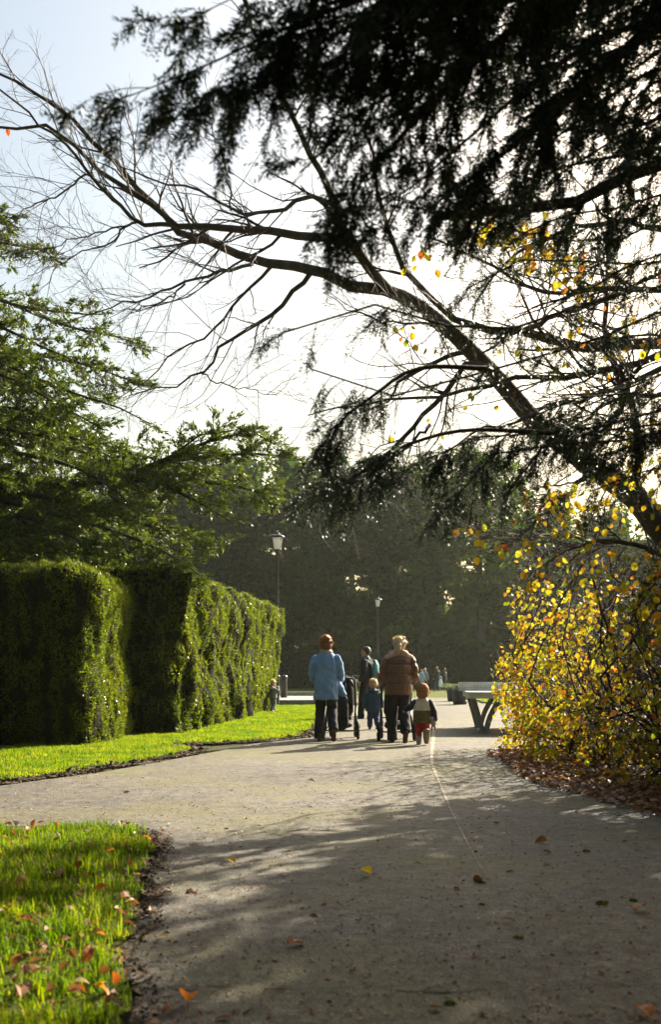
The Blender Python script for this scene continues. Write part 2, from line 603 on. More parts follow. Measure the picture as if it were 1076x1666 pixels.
M['fern'] = leaf_mat("pale_green_fronds", [(0.12, 0.16, 0.10), (0.18, 0.23, 0.15), (0.26, 0.31, 0.22)], 0.35, 0.5, 1.3, 0.3)
# people
M['skin'] = solid("skin", (0.55, 0.33, 0.24), 0.55, 0.08, 20)
M['denim'] = solid("washed_denim", (0.18, 0.32, 0.52), 0.85, 0.22, 9, 0.5, 14)
M['blackcloth'] = solid("black_cloth", (0.012, 0.012, 0.014), 0.85, 0.3, 9, 0.4, 14)
M['puffer'] = solid("brown_puffer", (0.125, 0.066, 0.037), 0.42, 0.25, 7, 0.5, 18, spec=0.45)
M['fleece'] = solid("beige_fleece", (0.50, 0.36, 0.27), 0.95, 0.2, 30, 0.8, 60)
M['navy'] = solid("navy_coat", (0.016, 0.045, 0.085), 0.7, 0.25, 10, 0.4, 18)
M['jeans'] = solid("blue_jeans", (0.035, 0.055, 0.13), 0.85, 0.25, 12, 0.4, 20)
M['darkjacket'] = solid("dark_jacket", (0.014, 0.015, 0.017), 0.7, 0.3, 8, 0.4, 14)
M['auburn'] = solid("auburn_hair", (0.20, 0.078, 0.026), 0.45, 0.5, 40, 0.9, 60, stretch=(1, 1, 0.4))
M['blonde'] = solid("blonde_hair", (0.50, 0.36, 0.20), 0.45, 0.3, 40, 0.9, 60, stretch=(1, 1, 0.3))
M['fair'] = solid("fair_child_hair", (0.46, 0.30, 0.16), 0.5, 0.3, 40, 0.8, 60)
M['darkhair'] = solid("dark_brown_hair", (0.045, 0.024, 0.014), 0.4, 0.4, 40, 0.8, 60)
M['teal'] = solid("teal_nylon", (0.06, 0.24, 0.24), 0.6, 0.2, 9)
M['redcloth'] = solid("red_cloth", (0.36, 0.03, 0.04), 0.8, 0.2, 9, 0.4, 18)
M['hood'] = solid("rust_hood", (0.27, 0.105, 0.035), 0.8, 0.2, 12, 0.5, 25)
M['cream'] = solid("cream_cloth", (0.55, 0.48, 0.38), 0.85, 0.12, 9, 0.4, 18)
M['khaki'] = solid("olive_cloth", (0.10, 0.085, 0.03), 0.85, 0.2, 9, 0.4, 18)
M['darksleeve'] = solid("dark_blue_sleeve", (0.020, 0.024, 0.032), 0.7, 0.3, 10, 0.4, 18)
M['boot'] = solid("grey_rubber_boot", (0.30, 0.29, 0.29), 0.5, 0.2, 9)
M['boot2'] = solid("tan_rubber_boot", (0.24, 0.19, 0.13), 0.5, 0.2, 9)
M['shoe'] = solid("dark_shoe", (0.03, 0.018, 0.015), 0.5, 0.3, 9)
M['sole'] = solid("reddish_shoe_sole", (0.085, 0.036, 0.03), 0.7, 0.3, 9)
M['greycoat'] = solid("mottled_grey_coat", (0.18, 0.18, 0.19), 0.85, 0.6, 34, 0.4, 20)
M['greytights'] = solid("grey_tights", (0.20, 0.20, 0.21), 0.85, 0.15, 12)
M['palecoat'] = solid("pale_blue_coat", (0.35, 0.43, 0.50), 0.8, 0.2, 9)
M['whitebag'] = solid("white_plastic_bag", (0.75, 0.76, 0.78), 0.5, 0.1, 9)
M['rubber'] = solid("black_rubber", (0.015, 0.015, 0.015), 0.75, 0.3, 12)
M['frame'] = solid("dark_metal_frame", (0.035, 0.035, 0.037), 0.35, 0.2, 10, metal=0.6)
M['strfab'] = solid("black_stroller_fabric", (0.012, 0.012, 0.013), 0.8, 0.3, 10, 0.5, 16)
M['toy'] = solid("grey_plush", (0.28, 0.25, 0.24), 0.95, 0.35, 25, 0.6, 50)
M['green_iron'] = solid("dark_green_iron", (0.02, 0.05, 0.035), 0.5, 0.3, 9)
M['auburn_strand'] = leaf_mat("auburn_strands", [(0.30, 0.12, 0.03), (0.45, 0.2, 0.06)], 0.6, 0.35, 1.8, 0.5)
M['blonde_strand'] = leaf_mat("blonde_strands", [(0.5, 0.36, 0.2), (0.62, 0.48, 0.3)], 0.6, 0.35, 1.4, 0.5)
M['eye'] = solid("dark_eye", (0.02, 0.015, 0.012), 0.2, 0.1, 9)


# ------------------------------------------------------------------ the ground
def wob(p, s=1.3, k=0.05, seed=0.0):
    return k * mnoise.noise(Vector((p[0] * s + seed, p[1] * s, seed * 0.7))) * 2


def rough_edge(poly, step=0.12, amp=0.05, seed=0.0):
    out = []
    n = len(poly)
    for i in range(n):
        a, b = np.array(poly[i], float), np.array(poly[(i + 1) % n], float)
        k = max(1, int(np.linalg.norm(b - a) / step))
        k = min(k, 260)
        d = nrm(b - a)
        nn = np.array([d[1], -d[0]])
        for j in range(k):
            p = a + (b - a) * j / k
            out.append(p + nn * (wob(p, 1.6, amp, seed) + wob(p, 7.0, amp * 0.5, seed + 3) + wob(p, 23.0, amp * 0.35, seed + 5)))
    return out


def sheet(name, poly, z, mat, kind="structure", thick=0.0):
    """a flat sheet; with thick its rim goes straight down"""
    bm = bmesh.new()
    vs = [bm.verts.new((p[0], p[1], z)) for p in poly]
    es = [bm.edges.new((vs[i], vs[(i + 1) % len(vs)])) for i in range(len(vs))]
    bmesh.ops.triangle_fill(bm, use_beauty=True, use_dissolve=False, edges=es)
    if thick:
        lo = [bm.verts.new((p[0], p[1], z - thick)) for p in poly]
        for i in range(len(vs)):
            j = (i + 1) % len(vs)
            bm.faces.new((vs[i], vs[j], lo[j], lo[i]))
    bmesh.ops.recalc_face_normals(bm, faces=bm.faces)
    me = bpy.data.meshes.new(name)
    bm.to_mesh(me)
    bm.free()
    # the sheet faces up
    if sum(p.normal.z * p.area for p in me.polygons) < 0:
        me.flip_normals()
    me.materials.append(mat)
    o = link(bpy.data.objects.new(name, me))
    if kind:
        o["kind"] = kind
    return o


sheet("ground", [(-700, -40), (700, -40), (700, 1400), (-700, 1400)], -0.03, M['ground'])
path_poly = [(-60, -6), (9, -6), (9, 30), (7.0, 34), (5.6, 37), (6.0, 47), (-0.2, 47), (-0.2, 44), (0.55, 43.5), (0.55, 34), (-0.2, 34), (-0.1, 20), (-0.3, 17.0), (-1.2, 15.5), (-1.6, 13.9), (-2.5, 11.0), (-3.2, 9.6), (-8, 7.8), (-60, 5)]
sheet("path", path_poly, 0.0, M['asphalt'])
# filled joint that runs down the path
seam_px = [(702, 1146), (703, 1165), (706, 1190), (704, 1215), (703, 1240), (716, 1275), (735, 1320), (757, 1364), (783, 1412), (806, 1440)]
sp = curve([[(x - CX) / FPX * (1733 / (y - HY)), 1733 / (y - HY)] for x, y in seam_px], 90)
dd = nrm(np.gradient(sp, axis=0))
nn = np.stack([dd[:, 1], -dd[:, 0]], 1)
hw = np.array([(0.026 + 0.018 * mnoise.noise(Vector((p[0] * 5, p[1] * 5, 0)))) * min(1.0, (89 - i) / 30 + 0.05) for i, p in enumerate(sp)])[:, None]
V = np.vstack([np.c_[sp + nn * hw, np.full(90, 0.004)], np.c_[sp - nn * hw, np.full(90, 0.004)]])
F = np.array([[i, i + 1, 91 + i, 90 + i] for i in range(89)])
sm = np_obj("path_joint", V, F, M['seam'])
sm["kind"] = "structure"
# a dark crack that crosses the path near the viewer
ck = curve([(-0.75, 3.42), (-0.3, 3.40), (0.1, 3.38), (0.35, 3.36), (0.7, 3.40), (1.3, 3.44), (1.9, 3.40)], 120)
ck[:, 1] += [0.03 * mnoise.noise(Vector((p[0] * 4, 0, 0))) + 0.012 * mnoise.noise(Vector((p[0] * 17, 1, 0))) for p in ck]
cw = np.array([[0.0010 + 0.006 * max(0, mnoise.noise(Vector((p[0] * 9, 3, 0)))) + (0.003 if 0.22 < p[0] < 0.42 else 0)] for p in ck])
V = np.vstack([np.c_[ck + [0, 1] * cw, np.full(120, 0.003)], np.c_[ck - [0, 1] * cw, np.full(120, 0.003)]])
F = np.array([[120 + i, 121 + i, i + 1, i] for i in range(119)])
np_obj("path_crack", V, F, M['ground'])["kind"] = "structure"

near_poly = [(-0.55, 1.6), (-0.66, 3.28), (-0.90, 3.87), (-0.85, 4.1), (-0.89, 4.52), (-1.02, 5.2), (-1.08, 5.8), (-1.14, 6.3), (-1.22, 6.75), (-1.6, 6.95), (-2.4, 6.92), (-4.2, 6.6), (-5.5, 6.2), (-5.5, 1.6)]
far_poly = [(-5.5, 8.75), (-3.29, 9.9), (-2.7, 11.25), (-2.3, 12.6), (-1.95, 13.9), (-2.1, 14.5), (-2.45, 15.1), (-1.9, 15.5), (-1.2, 16.05), (-0.75, 16.8), (-0.5, 17.8), (-0.36, 20.6), (-0.40, 27), (-0.42, 34.2), (-9, 34.2), (-9, 8.2)]
near_e = rough_edge(near_poly, 0.08, 0.05, 1.0)
far_e = rough_edge(far_poly, 0.12, 0.06, 2.0)


def grow_poly(poly, d):
    P = np.array(poly)
    T = nrm(np.roll(P, -1, 0) - np.roll(P, 1, 0))
    n = np.stack([T[:, 1], -T[:, 0]], 1)
    area = 0.5 * np.sum(P[:, 0] * np.roll(P[:, 1], -1) - np.roll(P[:, 0], -1) * P[:, 1])
    return [tuple(p) for p in P + n * d * (1 if area > 0 else -1)]


sheet("soil_margin", rough_edge(grow_poly(near_poly, 0.035), 0.02, 0.06, 5.0), 0.005, M['soil'], thick=0.02)
sheet("soil_margin", rough_edge(grow_poly(far_poly, 0.10), 0.04, 0.12, 6.0), 0.005, M['soil'], thick=0.02)
sheet("lawn", near_e, 0.016, M['turf'], thick=0.02)
sheet("lawn", far_e, 0.016, M['turf'], thick=0.02)
# planted bed under the shrub
bed_poly = [(2.45, 13.9), (2.28, 13.2), (2.3, 12.0), (2.2, 10.6), (2.25, 9.6), (2.45, 8.7), (2.6, 7.8), (2.75, 6.8), (3.0, 5.6), (3.2, 4.0), (3.4, 1.5), (12, 1.5), (12, 17), (4.0, 16.2), (3.0, 14.8)]
sheet("planting_bed", rough_edge(bed_poly, 0.1, 0.08, 8.0), 0.012, M['soil'], thick=0.02)
# sunlit lawn beyond the table, shaded lawn to the far hedge
sheet("lawn", rough_edge([(6.0, 37.0), (7.4, 34), (9.4, 30), (30, 30), (30, 47), (6.3, 47)], 0.4, 0.1, 9.0), 0.012, M['turf'], thick=0.03)
sheet("lawn", rough_edge([(-40, 47.3), (40, 47.3), (40, 100), (-40, 100)], 1.0, 0.1, 9.5), 0.0, M['turf'])
# raised terrace with a dark kerb
mb = MB()
mb.box((-6.0, 38.6, 0.085), (13.0, 8.0, 0.17))
t = mb.build("terrace", M['terrace'], None, bevel=0.02)
t["kind"] = "structure"
for i in range(13):
    k = MB()
    k.box((0.03 - i * 1.0, 34.47, 0.10), (0.985, 0.22, 0.205))
    o = k.build("kerb_stone", M['kerb'], t, bevel=0.012)
mb = MB()
mb.box((-6.0, 47.1, 0.12), (13.0, 0.25, 0.3))
mb.build("kerb", M['stone'], None, bevel=0.015)["kind"] = "structure"


# ------------------------------------------------------------------ grass
def blades(poly, n, hrange, wrange, box, rng, density=None, lean=0.35, zbase=0.014, plain=False):
    x = rng.uniform(box[0], box[1], n)
    y = rng.uniform(box[2], box[3], n)
    k = in_poly(x, y, poly)
    x, y = x[k], y[k]
    if density is not None:
        q = rng.uniform(size=len(x)) < density(x, y)
        x, y = x[q], y[q]
    n = len(x)
    cl = np.sin(x * 9.1 + 2 * np.sin(y * 5.3)) * np.sin(y * 7.7 + 1.7 * np.sin(x * 6.1))
    cl2 = np.sin(x * 2.3 + 1.1 * np.sin(y * 1.9)) * np.sin(y * 2.9 + x)
    h = rng.uniform(hrange[0], hrange[1], n) * (1 + 0.35 * cl + 0.2 * cl2)
    w = rng.uniform(wrange[0], wrange[1], n)
    a = rng.uniform(0, 2 * np.pi, n)
    d = np.stack([np.cos(a), np.sin(a), np.zeros(n)], 1)
    s = np.stack([-np.sin(a), np.cos(a), np.zeros(n)], 1)
    le = (rng.uniform(0.05, 1.0, n) ** 1.3 * lean * 2)[:, None]
    B = np.stack([x, y, np.full(n, zbase)], 1)
    up = np.array([0, 0, 1.0])
    H, W = h[:, None], w[:, None]
    m = B + up * H * 0.55 + d * H * le * 0.3
    tip = B + up * H * (1 - 0.3 * le) + d * H * le
    if plain:
        V = np.stack([B - s * W * .6, B + s * W * .6, tip], 1).reshape(-1, 3)
        return V, np.arange(len(V)).reshape(-1, 3)
    V = np.stack([B - s * W * .5, B + s * W * .5, m + s * W * .42, m - s * W * .42, tip], 1)
    i = np.arange(n)[:, None] * 5
    return V.reshape(-1, 3), [i + np.array([[0, 1, 2, 3]]), i + np.array([[3, 2, 4]])]


def edge_thin(px, amt=0.5):
    P = np.array(px)

    def f(x, y):
        d = np.full(len(x), 9.0)
        for i in range(0, len(P), 2):
            d = np.minimum(d, np.hypot(x - P[i, 0], y - P[i, 1]))
        n = np.sin(x * 5 + 3 * np.sin(y * 3)) * np.sin(y * 6.3 + x * 2)
        return np.clip((d + 0.03) / (0.16 + 0.1 * n), 0.12, 1) * np.clip(0.68 + amt * n + 0.5 * np.sin(x * 11 + y * 4) * np.sin(y * 9 - x * 5), 0.10, 1)
    return f


rg = np.random.default_rng(5)
V, F = blades(near_e, 120000, (0.03, 0.10), (0.003, 0.007), (-3.2, -0.5, 2.4, 7.0), rg, edge_thin([p for p in near_e if p[0] > -2.6], 0.9), lean=0.65)
o = np_obj("grass", V, F, M['grass'])
tag(o, "long bright green grass of the near lawn with fallen leaves in it", "grass", None, "stuff")
V, F = blades(far_e, 170000, (0.022, 0.055), (0.006, 0.012), (-4.6, -0.3, 8.9, 18.5), rg, edge_thin([p for p in far_e if p[1] < 18.5 and p[0] > -4.6], 0.35), lean=0.4, plain=True)
o = np_obj("grass", V, F, M['grass'])
tag(o, "short sunlit grass in front of the clipped hedges", "grass", None, "stuff")
V, F = blades(far_e, 60000, (0.03, 0.06), (0.014, 0.024), (-3.0, -0.3, 18.5, 34.2), rg, None, lean=0.4, plain=True)
o = np_obj("grass", V, F, M['grass'])
tag(o, "sunlit grass strip along the foot of the long hedge", "grass", None, "stuff")
V, F = blades([(6.2, 37.0), (9.5, 30.2), (16, 30.2), (16, 46.8), (6.5, 46.8)], 40000, (0.04, 0.07), (0.02, 0.035), (5.5, 16, 30, 47), rg, None, lean=0.4, plain=True)
o = np_obj("grass", V, F, M['grass'])
tag(o, "sunlit grass beyond the metal table", "grass", None, "stuff")


# ------------------------------------------------------------------ clipped hedges
def hedge_core(c0, c1, width, h, top_r=0.35, fx=0.0, fy=0.0, res=0.11, amp=0.07, seed=0.0, under=0.0):
    """a rounded block along c0 -> c1; returns vertices and quads (world)"""
    c0, c1 = np.array(c0, float), np.array(c1, float)
    L = np.linalg.norm(c1 - c0)
    u = (c1 - c0) / L
    v = np.array([u[1], -u[0]])          # to the right of the run
    nL, nW, nH = max(4, int(L / res)), max(4, int(width / res)), max(4, int(h / res))
    pts, faces, idx = [], [], {}

    def vid(i, j, k):
        key = (i, j, k)
        if key not in idx:
            idx[key] = len(pts)
            pts.append((i / nL, j / nW, k / nH))
        return idx[key]
    for j in range(nW):
        for k in range(nH):
            faces.append((vid(0, j, k), vid(0, j, k + 1), vid(0, j + 1, k + 1), vid(0, j + 1, k)))
            faces.append((vid(nL, j, k), vid(nL, j + 1, k), vid(nL, j + 1, k + 1), vid(nL, j, k + 1)))
    for i in range(nL):
        for k in range(nH):
            faces.append((vid(i, 0, k), vid(i + 1, 0, k), vid(i + 1, 0, k + 1), vid(i, 0, k + 1)))
            faces.append((vid(i, nW, k), vid(i, nW, k + 1), vid(i + 1, nW, k + 1), vid(i + 1, nW, k)))
        for j in range(nW):
            faces.append((vid(i, j, nH), vid(i + 1, j, nH), vid(i + 1, j + 1, nH), vid(i, j + 1, nH)))
    out = []
    for a, b, c in pts:
        x, y, z = (a - 0.5) * L, (b - 0.5) * width, c * h
        # round the top edges and the upright corners
        hx, hy = L / 2 - top_r, width / 2 - top_r
        q = Vector((max(abs(x) - hx, 0), max(abs(y) - hy, 0), max(z - (h - top_r), 0)))
        if q.length > top_r:
            q = q.normalized() * top_r
        x = math.copysign(min(abs(x), hx) + q.x, x)
        y = math.copysign(min(abs(y), hy) + q.y, y)
        z = min(z, h - top_r) + q.z
        x += math.copysign(fx * (c - 0.5), x) * min(1, abs(x) / (0.4 * L))
        y += math.copysign(fy * (c - 0.5), y) * min(1, abs(y) / (0.4 * width))
        if under and c < 0.3:
            y *= 1 - under * (0.3 - c)
            x *= 1 - under * (0.3 - c) * min(1, 1.5 / L)
        w = c0 + u * (x + L / 2) + v * y
        p = Vector((w[0], w[1], z))
        n1 = mnoise.noise(Vector((p.x * 1.4 + seed, p.y * 1.4, p.z * 0.45)))
        n2 = mnoise.noise(Vector((p.x * 3.6 + seed, p.y * 3.6, p.z * 1.1)))
        n3 = mnoise.noise(Vector((p.x * 8 + seed, p.y * 8, p.z * 4.0)))
        d = amp * (n1 * 1.4 + n2 * 1.1 + n3 * 0.5)
        w = w + v * d * (1 if y > 0 else -1) + u * d * (1 if x > 0 else -1) * (abs(x) > L / 2 - 0.5)
        out.append((w[0], w[1], z + (0.6 * d if c > 0.9 else 0)))
    return np.array(out), np.array(faces)


def scatter_on(V, F, n, rng):
    T = np.vstack([F[:, [0, 1, 2]], F[:, [0, 2, 3]]])
    A, B, C = V[T[:, 0]], V[T[:, 1]], V[T[:, 2]]
    cr = np.cross(B - A, C - A)
    ar = np.linalg.norm(cr, axis=1)
    i = rng.choice(len(T), n, p=ar / ar.sum())
    a, b = rng.uniform(size=(2, n, 1))
    k = (a + b) > 1
    a, b = np.where(k, 1 - a, a), np.where(k, 1 - b, b)
    return A[i] + (B - A)[i] * a + (C - A)[i] * b, nrm(cr)[i]


def hedge(name, label, c0, c1, width, h, n, leaf=(0.035, 0.07), lw=0.32, mat='hedge', rng=R, group=None, keep=None, **kw):
    V, F = hedge_core(c0, c1, width, h, **kw)
    root = empty(name, ((c0[0] + c1[0]) / 2, (c0[1] + c1[1]) / 2, 0))
    tag(root, label, "hedge", group)
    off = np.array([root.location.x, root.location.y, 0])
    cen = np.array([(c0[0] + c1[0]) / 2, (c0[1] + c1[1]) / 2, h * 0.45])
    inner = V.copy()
    np_obj("shade_core", inner - off, F, M['hedge_core'], root)  # solid core added to block light, inner shade put into its colour
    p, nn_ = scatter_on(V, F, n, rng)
    # normals outward
    sgn = np.sign(np.sum(nn_ * (p - cen), axis=1, keepdims=True))
    nn_ = nn_ * np.where(sgn == 0, 1, sgn)
    if keep is not None:
        k = keep(p, nn_)
        p, nn_ = p[k], nn_[k]
    n = len(p)
    # sprigs: leaves come in tufts that stand off the face by uneven amounts
    clump = np.array([mnoise.noise(Vector((q[0] * 6, q[1] * 6, q[2] * 3.2))) for q in p])[:, None]
    D = nrm(nn_ * 0.75 + np.array([0, 0, 0.45]) + rng.normal(size=(n, 3)) * 0.55)
    base = p + nn_ * (0.012 + 0.085 * np.clip(clump, -0.4, 1)) - D * 0.02
    L = rng.uniform(leaf[0], leaf[1], n)
    V1, F1 = leaf_cards(base - off, D, nrm(nn_ + rng.normal(size=(n, 3)) * 0.7), L, L * lw)
    # long wisps that escaped the shears
    m = n // 60
    i = rng.choice(n, m)
    D2 = nrm(nn_[i] * 0.6 + np.array([0, 0, 0.6]) + rng.normal(size=(m, 3)) * 0.4)
    P2 = base[i, None] - off + D2[:, None] * np.linspace(0, 1, 4)[None, :, None] * rng.uniform(0.05, 0.13, (m, 1, 1))
    V2, F2 = needles(P2, 5, leaf[0] * 0.8, leaf[0] * 0.25, rng=rng)
    V3, F3 = merge([(V1, F1), (V2, F2)])
    o = np_obj("foliage", V3, F3, M[mat], root)
    o["kind"] = "stuff"
    return root


rh = np.random.default_rng(21)


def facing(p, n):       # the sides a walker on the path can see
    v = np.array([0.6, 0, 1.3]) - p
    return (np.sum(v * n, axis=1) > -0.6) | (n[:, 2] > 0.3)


# front block: its end faces the viewer
hedge("clipped_hedge", "tall dark clipped hedge block nearest the side path", (-6.3, 16.4), (-3.62, 16.4), 3.1, 2.72, 95000, rng=rh, keep=facing, top_r=0.52, fx=0.45, fy=0.3, amp=0.05, seed=3.0, under=0.5, leaf=(0.035, 0.075))
# the long run beside the lawn, in two lengths
hedge("clipped_hedge", "long tall hedge with sunlit scalloped side, behind the front hedge block", (-4.02, 17.9), (-3.35, 25.6), 2.5, 3.0, 165000, rng=rh, keep=facing, top_r=0.18, fx=0.1, fy=0.25, amp=0.17, seed=9.0, under=0.1, leaf=(0.04, 0.085))
hedge("clipped_hedge", "far hedge block ending beside the black lamp post", (-3.28, 25.75), (-2.82, 30.6), 2.45, 3.02, 70000, rng=rh, keep=facing, top_r=0.24, fx=0.1, fy=0.15, amp=0.12, seed=14.0, under=0.6, leaf=(0.05, 0.10))
# brown hedge at the far end of the park
hedge("clipped_hedge", "long dark brown hedge across the far end under the trees", (-26, 78), (30, 80), 1.8, 2.7, 60000, rng=rh, mat='brownhedge', top_r=0.25, amp=0.10, res=0.5, seed=30.0, leaf=(0.16, 0.30), lw=0.5, keep=lambda p, n: (n[:, 1] < 0.2))


def clods(name, label, edge, n, spread, size, rng, test):
    P = np.array([p for p in edge if test(p)])
    c = P[rng.integers(0, len(P), n)] + rng.normal(size=(n, 2)) * spread
    s = rng.uniform(size[0], size[1], n) * np.where(rng.uniform(size=n) < 0.06, 2.2, 1)
    a = rng.uniform(0, 6.28, n)
    D = np.stack([np.cos(a), np.sin(a), rng.normal(size=n) * 0.35], 1)
    V, F = leaf_cards(np.c_[c, 0.006 + s * 0.35], D, nrm(np.c_[rng.normal(size=(n, 2)) * 0.6, np.ones(n)]), s * 1.6, s * 1.1)
    tag(np_obj(name, V, F, M['soil']), label, "soil", None, "stuff")


clods("soil_crumbs", "dark crumbs of soil spilling from the near lawn's edge", near_e, 5200, 0.06, (0.005, 0.016), rg, lambda p: 2.7 < p[1] < 7.2 and p[0] > -2.4)
clods("soil_crumbs", "crumbs of soil along the edge of the hedge lawn", far_e, 7000, 0.12, (0.010, 0.028), rg, lambda p: p[1] < 21 and p[0] > -4.2)


# ------------------------------------------------------------------ far trees
def conifer_meshes(seed, H, Rm, n, shape, gap=-0.1):
    """an old conifer: trunk, drooping boughs, clumps of foliage; base at the origin"""
    rng = np.random.default_rng(seed)
    tz = np.linspace(0, H * 0.97, 16)
    P = np.stack([0.15 * np.sin(tz * 0.3 + seed), 0.15 * np.cos(tz * 0.25 + seed), tz], 1)
    rad = 0.50 * (1 - tz / H * 0.93)
    trunk = [batch_tubes(P[None], rad[None], 9)]
    # boughs
    nb = 120
    h = rng.uniform(0.10, 0.98, nb) ** 0.9 * H
    a = rng.uniform(0, 2 * np.pi, nb)
    f = h / H
    prof = np.interp(f, [0, 0.08, 0.2, 0.5, 0.8, 1.0], shape)
    ln = Rm * prof * rng.uniform(0.55, 1.15, nb)
    K = 7
    s = np.linspace(0, 1, K)[None]
    B = np.empty((nb, K, 3))
    up = rng.uniform(0.05, 0.55, nb)[:, None]
    B[:, :, 0] = np.cos(a)[:, None] * ln[:, None] * s
    B[:, :, 1] = np.sin(a)[:, None] * ln[:, None] * s
    B[:, :, 2] = h[:, None] + ln[:, None] * (up * s - 0.45 * s ** 2)
    trunk.append(batch_tubes(B, (0.07 * (1 - 0.85 * s)) * np.ones((nb, 1)), 4))
    # clumps hang along each bough
    m = n
    b = rng.choice(nb, m, p=(ln + 0.3) / (ln + 0.3).sum())
    t = rng.uniform(0.15, 1.08, m)
    c = np.stack([np.cos(a[b]) * ln[b] * t, np.sin(a[b]) * ln[b] * t, h[b] + ln[b] * (up[b, 0] * t - 0.45 * t ** 2)], 1)
    spread = (0.22 + 0.16 * ln[b])[:, None]
    c = c + rng.normal(size=(m, 3)) * spread * np.array([1, 1, 0.55]) - np.array([0, 0, 0.1])
    ph = seed * 3.1
    kk = np.array([mnoise.noise(Vector((q[0] * 0.36 + ph, q[1] * 0.36, q[2] * 0.55))) + 0.4 * mnoise.noise(Vector((q[0] * 1.2, q[1] * 1.2 + ph, q[2] * 1.6))) for q in c]) > gap
    c, b = c[kk], b[kk]
    m = len(c)
    D = nrm(np.stack([np.cos(a[b]), np.sin(a[b]), np.full(m, -0.25)], 1) + rng.normal(size=(m, 3)) * 0.7)
    L = rng.uniform(0.30, 0.85, m)
    leaf = leaf_cards(c, D, nrm(rng.normal(size=(m, 3)) + np.array([0, 0, 0.6])), L, L * rng.uniform(0.35, 0.6, m))
    tv, tf = merge(trunk)
    return np_mesh("trunk", tv, tf, M['darkbark'], True), np_mesh("crown", leaf[0], leaf[1], M['conifer'])


shapes = [[0.35, 0.6, 0.85, 1.0, 0.7, 0.12], [0.15, 0.35, 0.75, 1.0, 0.85, 0.25], [0.5, 0.85, 1.0, 0.8, 0.5, 0.08], [0.0, 0.0, 0.22, 0.85, 1.0, 0.4]]
kinds = [conifer_meshes(40 + i, 20.0, (4.2, 4.6, 3.8, 5.0)[i], (36000, 32000, 32000, 20000)[i], shapes[i], (-0.12, -0.05, -0.12, 0.10)[i]) for i in range(4)]
# photo column of the trunk, distance, height, kind, what sets it apart
rows = [
    (-40, 88, 20.0, 0, "far conifer at the outer end of the row, seen behind the cedar"),
    (70, 84, 17.5, 2, "dark conifer behind the drooping cedar boughs"),
    (150, 94, 19.5, 1, "broad dark conifer behind the middle of the cedar"),
    (212, 86, 20.0, 0, "dark conifer above the cedar bough, left of the bare treetop"),
    (292, 92, 19.0, 2, "pointed conifer in front of the bare far treetop"),
    (352, 87, 20.8, 1, "conifer behind the tips of the long cedar bough"),
    (405, 93, 21.5, 0, "dense conifer just left of the nearer lamp"),
    (468, 86, 20.5, 2, "conifer standing behind the nearer lamp post"),
    (522, 81.2, 19.5, 3, "tall conifer behind the woman in blue"),
    (575, 97, 20.0, 3, "thin-crowned conifer with sky showing through, left of the far lamp"),
    (622, 81.6, 18.6, 3, "conifer with bare lower trunk right behind the far lamp"),
    (668, 95, 20.2, 3, "thin conifer right of the far lamp, pale gaps in its crown"),
    (692, 81.0, 18.8, 3, "conifer above the far strolling people"),
    (783, 80.9, 19.5, 3, "conifer with tall straight trunk left of the yellow shrub"),
    (838, 92, 19.0, 0, "conifer half hidden by the yellow shrub's edge"),
    (905, 86, 17.0, 2, "lower conifer behind the yellow shrub"),
    (985, 93, 17.5, 1, "conifer far behind the leaning beech trunk"),
    (1070, 88, 15.5, 0, "last conifer of the row behind the beech"),
    (552, 122, 12.5, 0, "low distant conifer glimpsed between trunks, left of the far lamp"),
    (602, 127, 11.5, 2, "low distant conifer glimpsed just behind the far lamp"),
    (650, 121, 12.0, 1, "low distant conifer glimpsed above the woman in brown"),
    (706, 126, 12.5, 0, "low distant conifer glimpsed above the far walkers"),
    (752, 122, 11.5, 2, "low distant conifer glimpsed left of the yellow shrub"),
]
for i, (px, d, hh, k, lab) in enumerate(rows):
    s = hh / 20.0
    root = empty("conifer_tree", ((px - CX) / FPX * d, d, -0.05), i * 1.7, s)
    tag(root, lab, "tree", "conifers along the far end of the park")
    link(bpy.data.objects.new("trunk", kinds[k][0]), root)
    c = link(bpy.data.objects.new("crown", kinds[k][1]), root)
    c["kind"] = "stuff"
# a lower thicket closes the gap under the crowns
def thicket(px, d, h, w, lab, seed):
    rng = np.random.default_rng(seed)
    x0 = (px - CX) / FPX * d
    root = empty("evergreen_bush", (x0, d, 0))
    tag(root, lab, "bush", "evergreen bushes under the far trees")
    m = 3600
    u = nrm(rng.normal(size=(m, 3))) * rng.uniform(0.45, 1.0, (m, 1)) ** 0.5
    lump = 1 + 0.25 * np.sin(u[:, :1] * 5 + seed) * np.cos(u[:, 2:] * 6)
    c = u * lump * np.array([w, 1.6, h * 0.55]) + np.array([0, 0, h * 0.5])
    L = rng.uniform(0.2, 0.45, m)
    V, F = leaf_cards(c, nrm(u + rng.normal(size=(m, 3)) * 0.6), nrm(rng.normal(size=(m, 3))), L, L * 0.55)
    np_obj("foliage", V, F, M['conifer'], root)["kind"] = "stuff"
    n = 9
    S = np.zeros((n, 5, 3))
    aa = rng.uniform(0, 6.28, n)
    for k in range(5):
        S[:, k, 0] = np.cos(aa) * w * 0.5 * k / 4
        S[:, k, 1] = np.sin(aa) * 0.8 * k / 4
        S[:, k, 2] = h * 0.75 * k / 4
    V, F = batch_tubes(S, np.linspace(0.08, 0.02, 5)[None] * np.ones((n, 1)), 5)
    np_obj("stem", V, F, M['darkbark'], root)


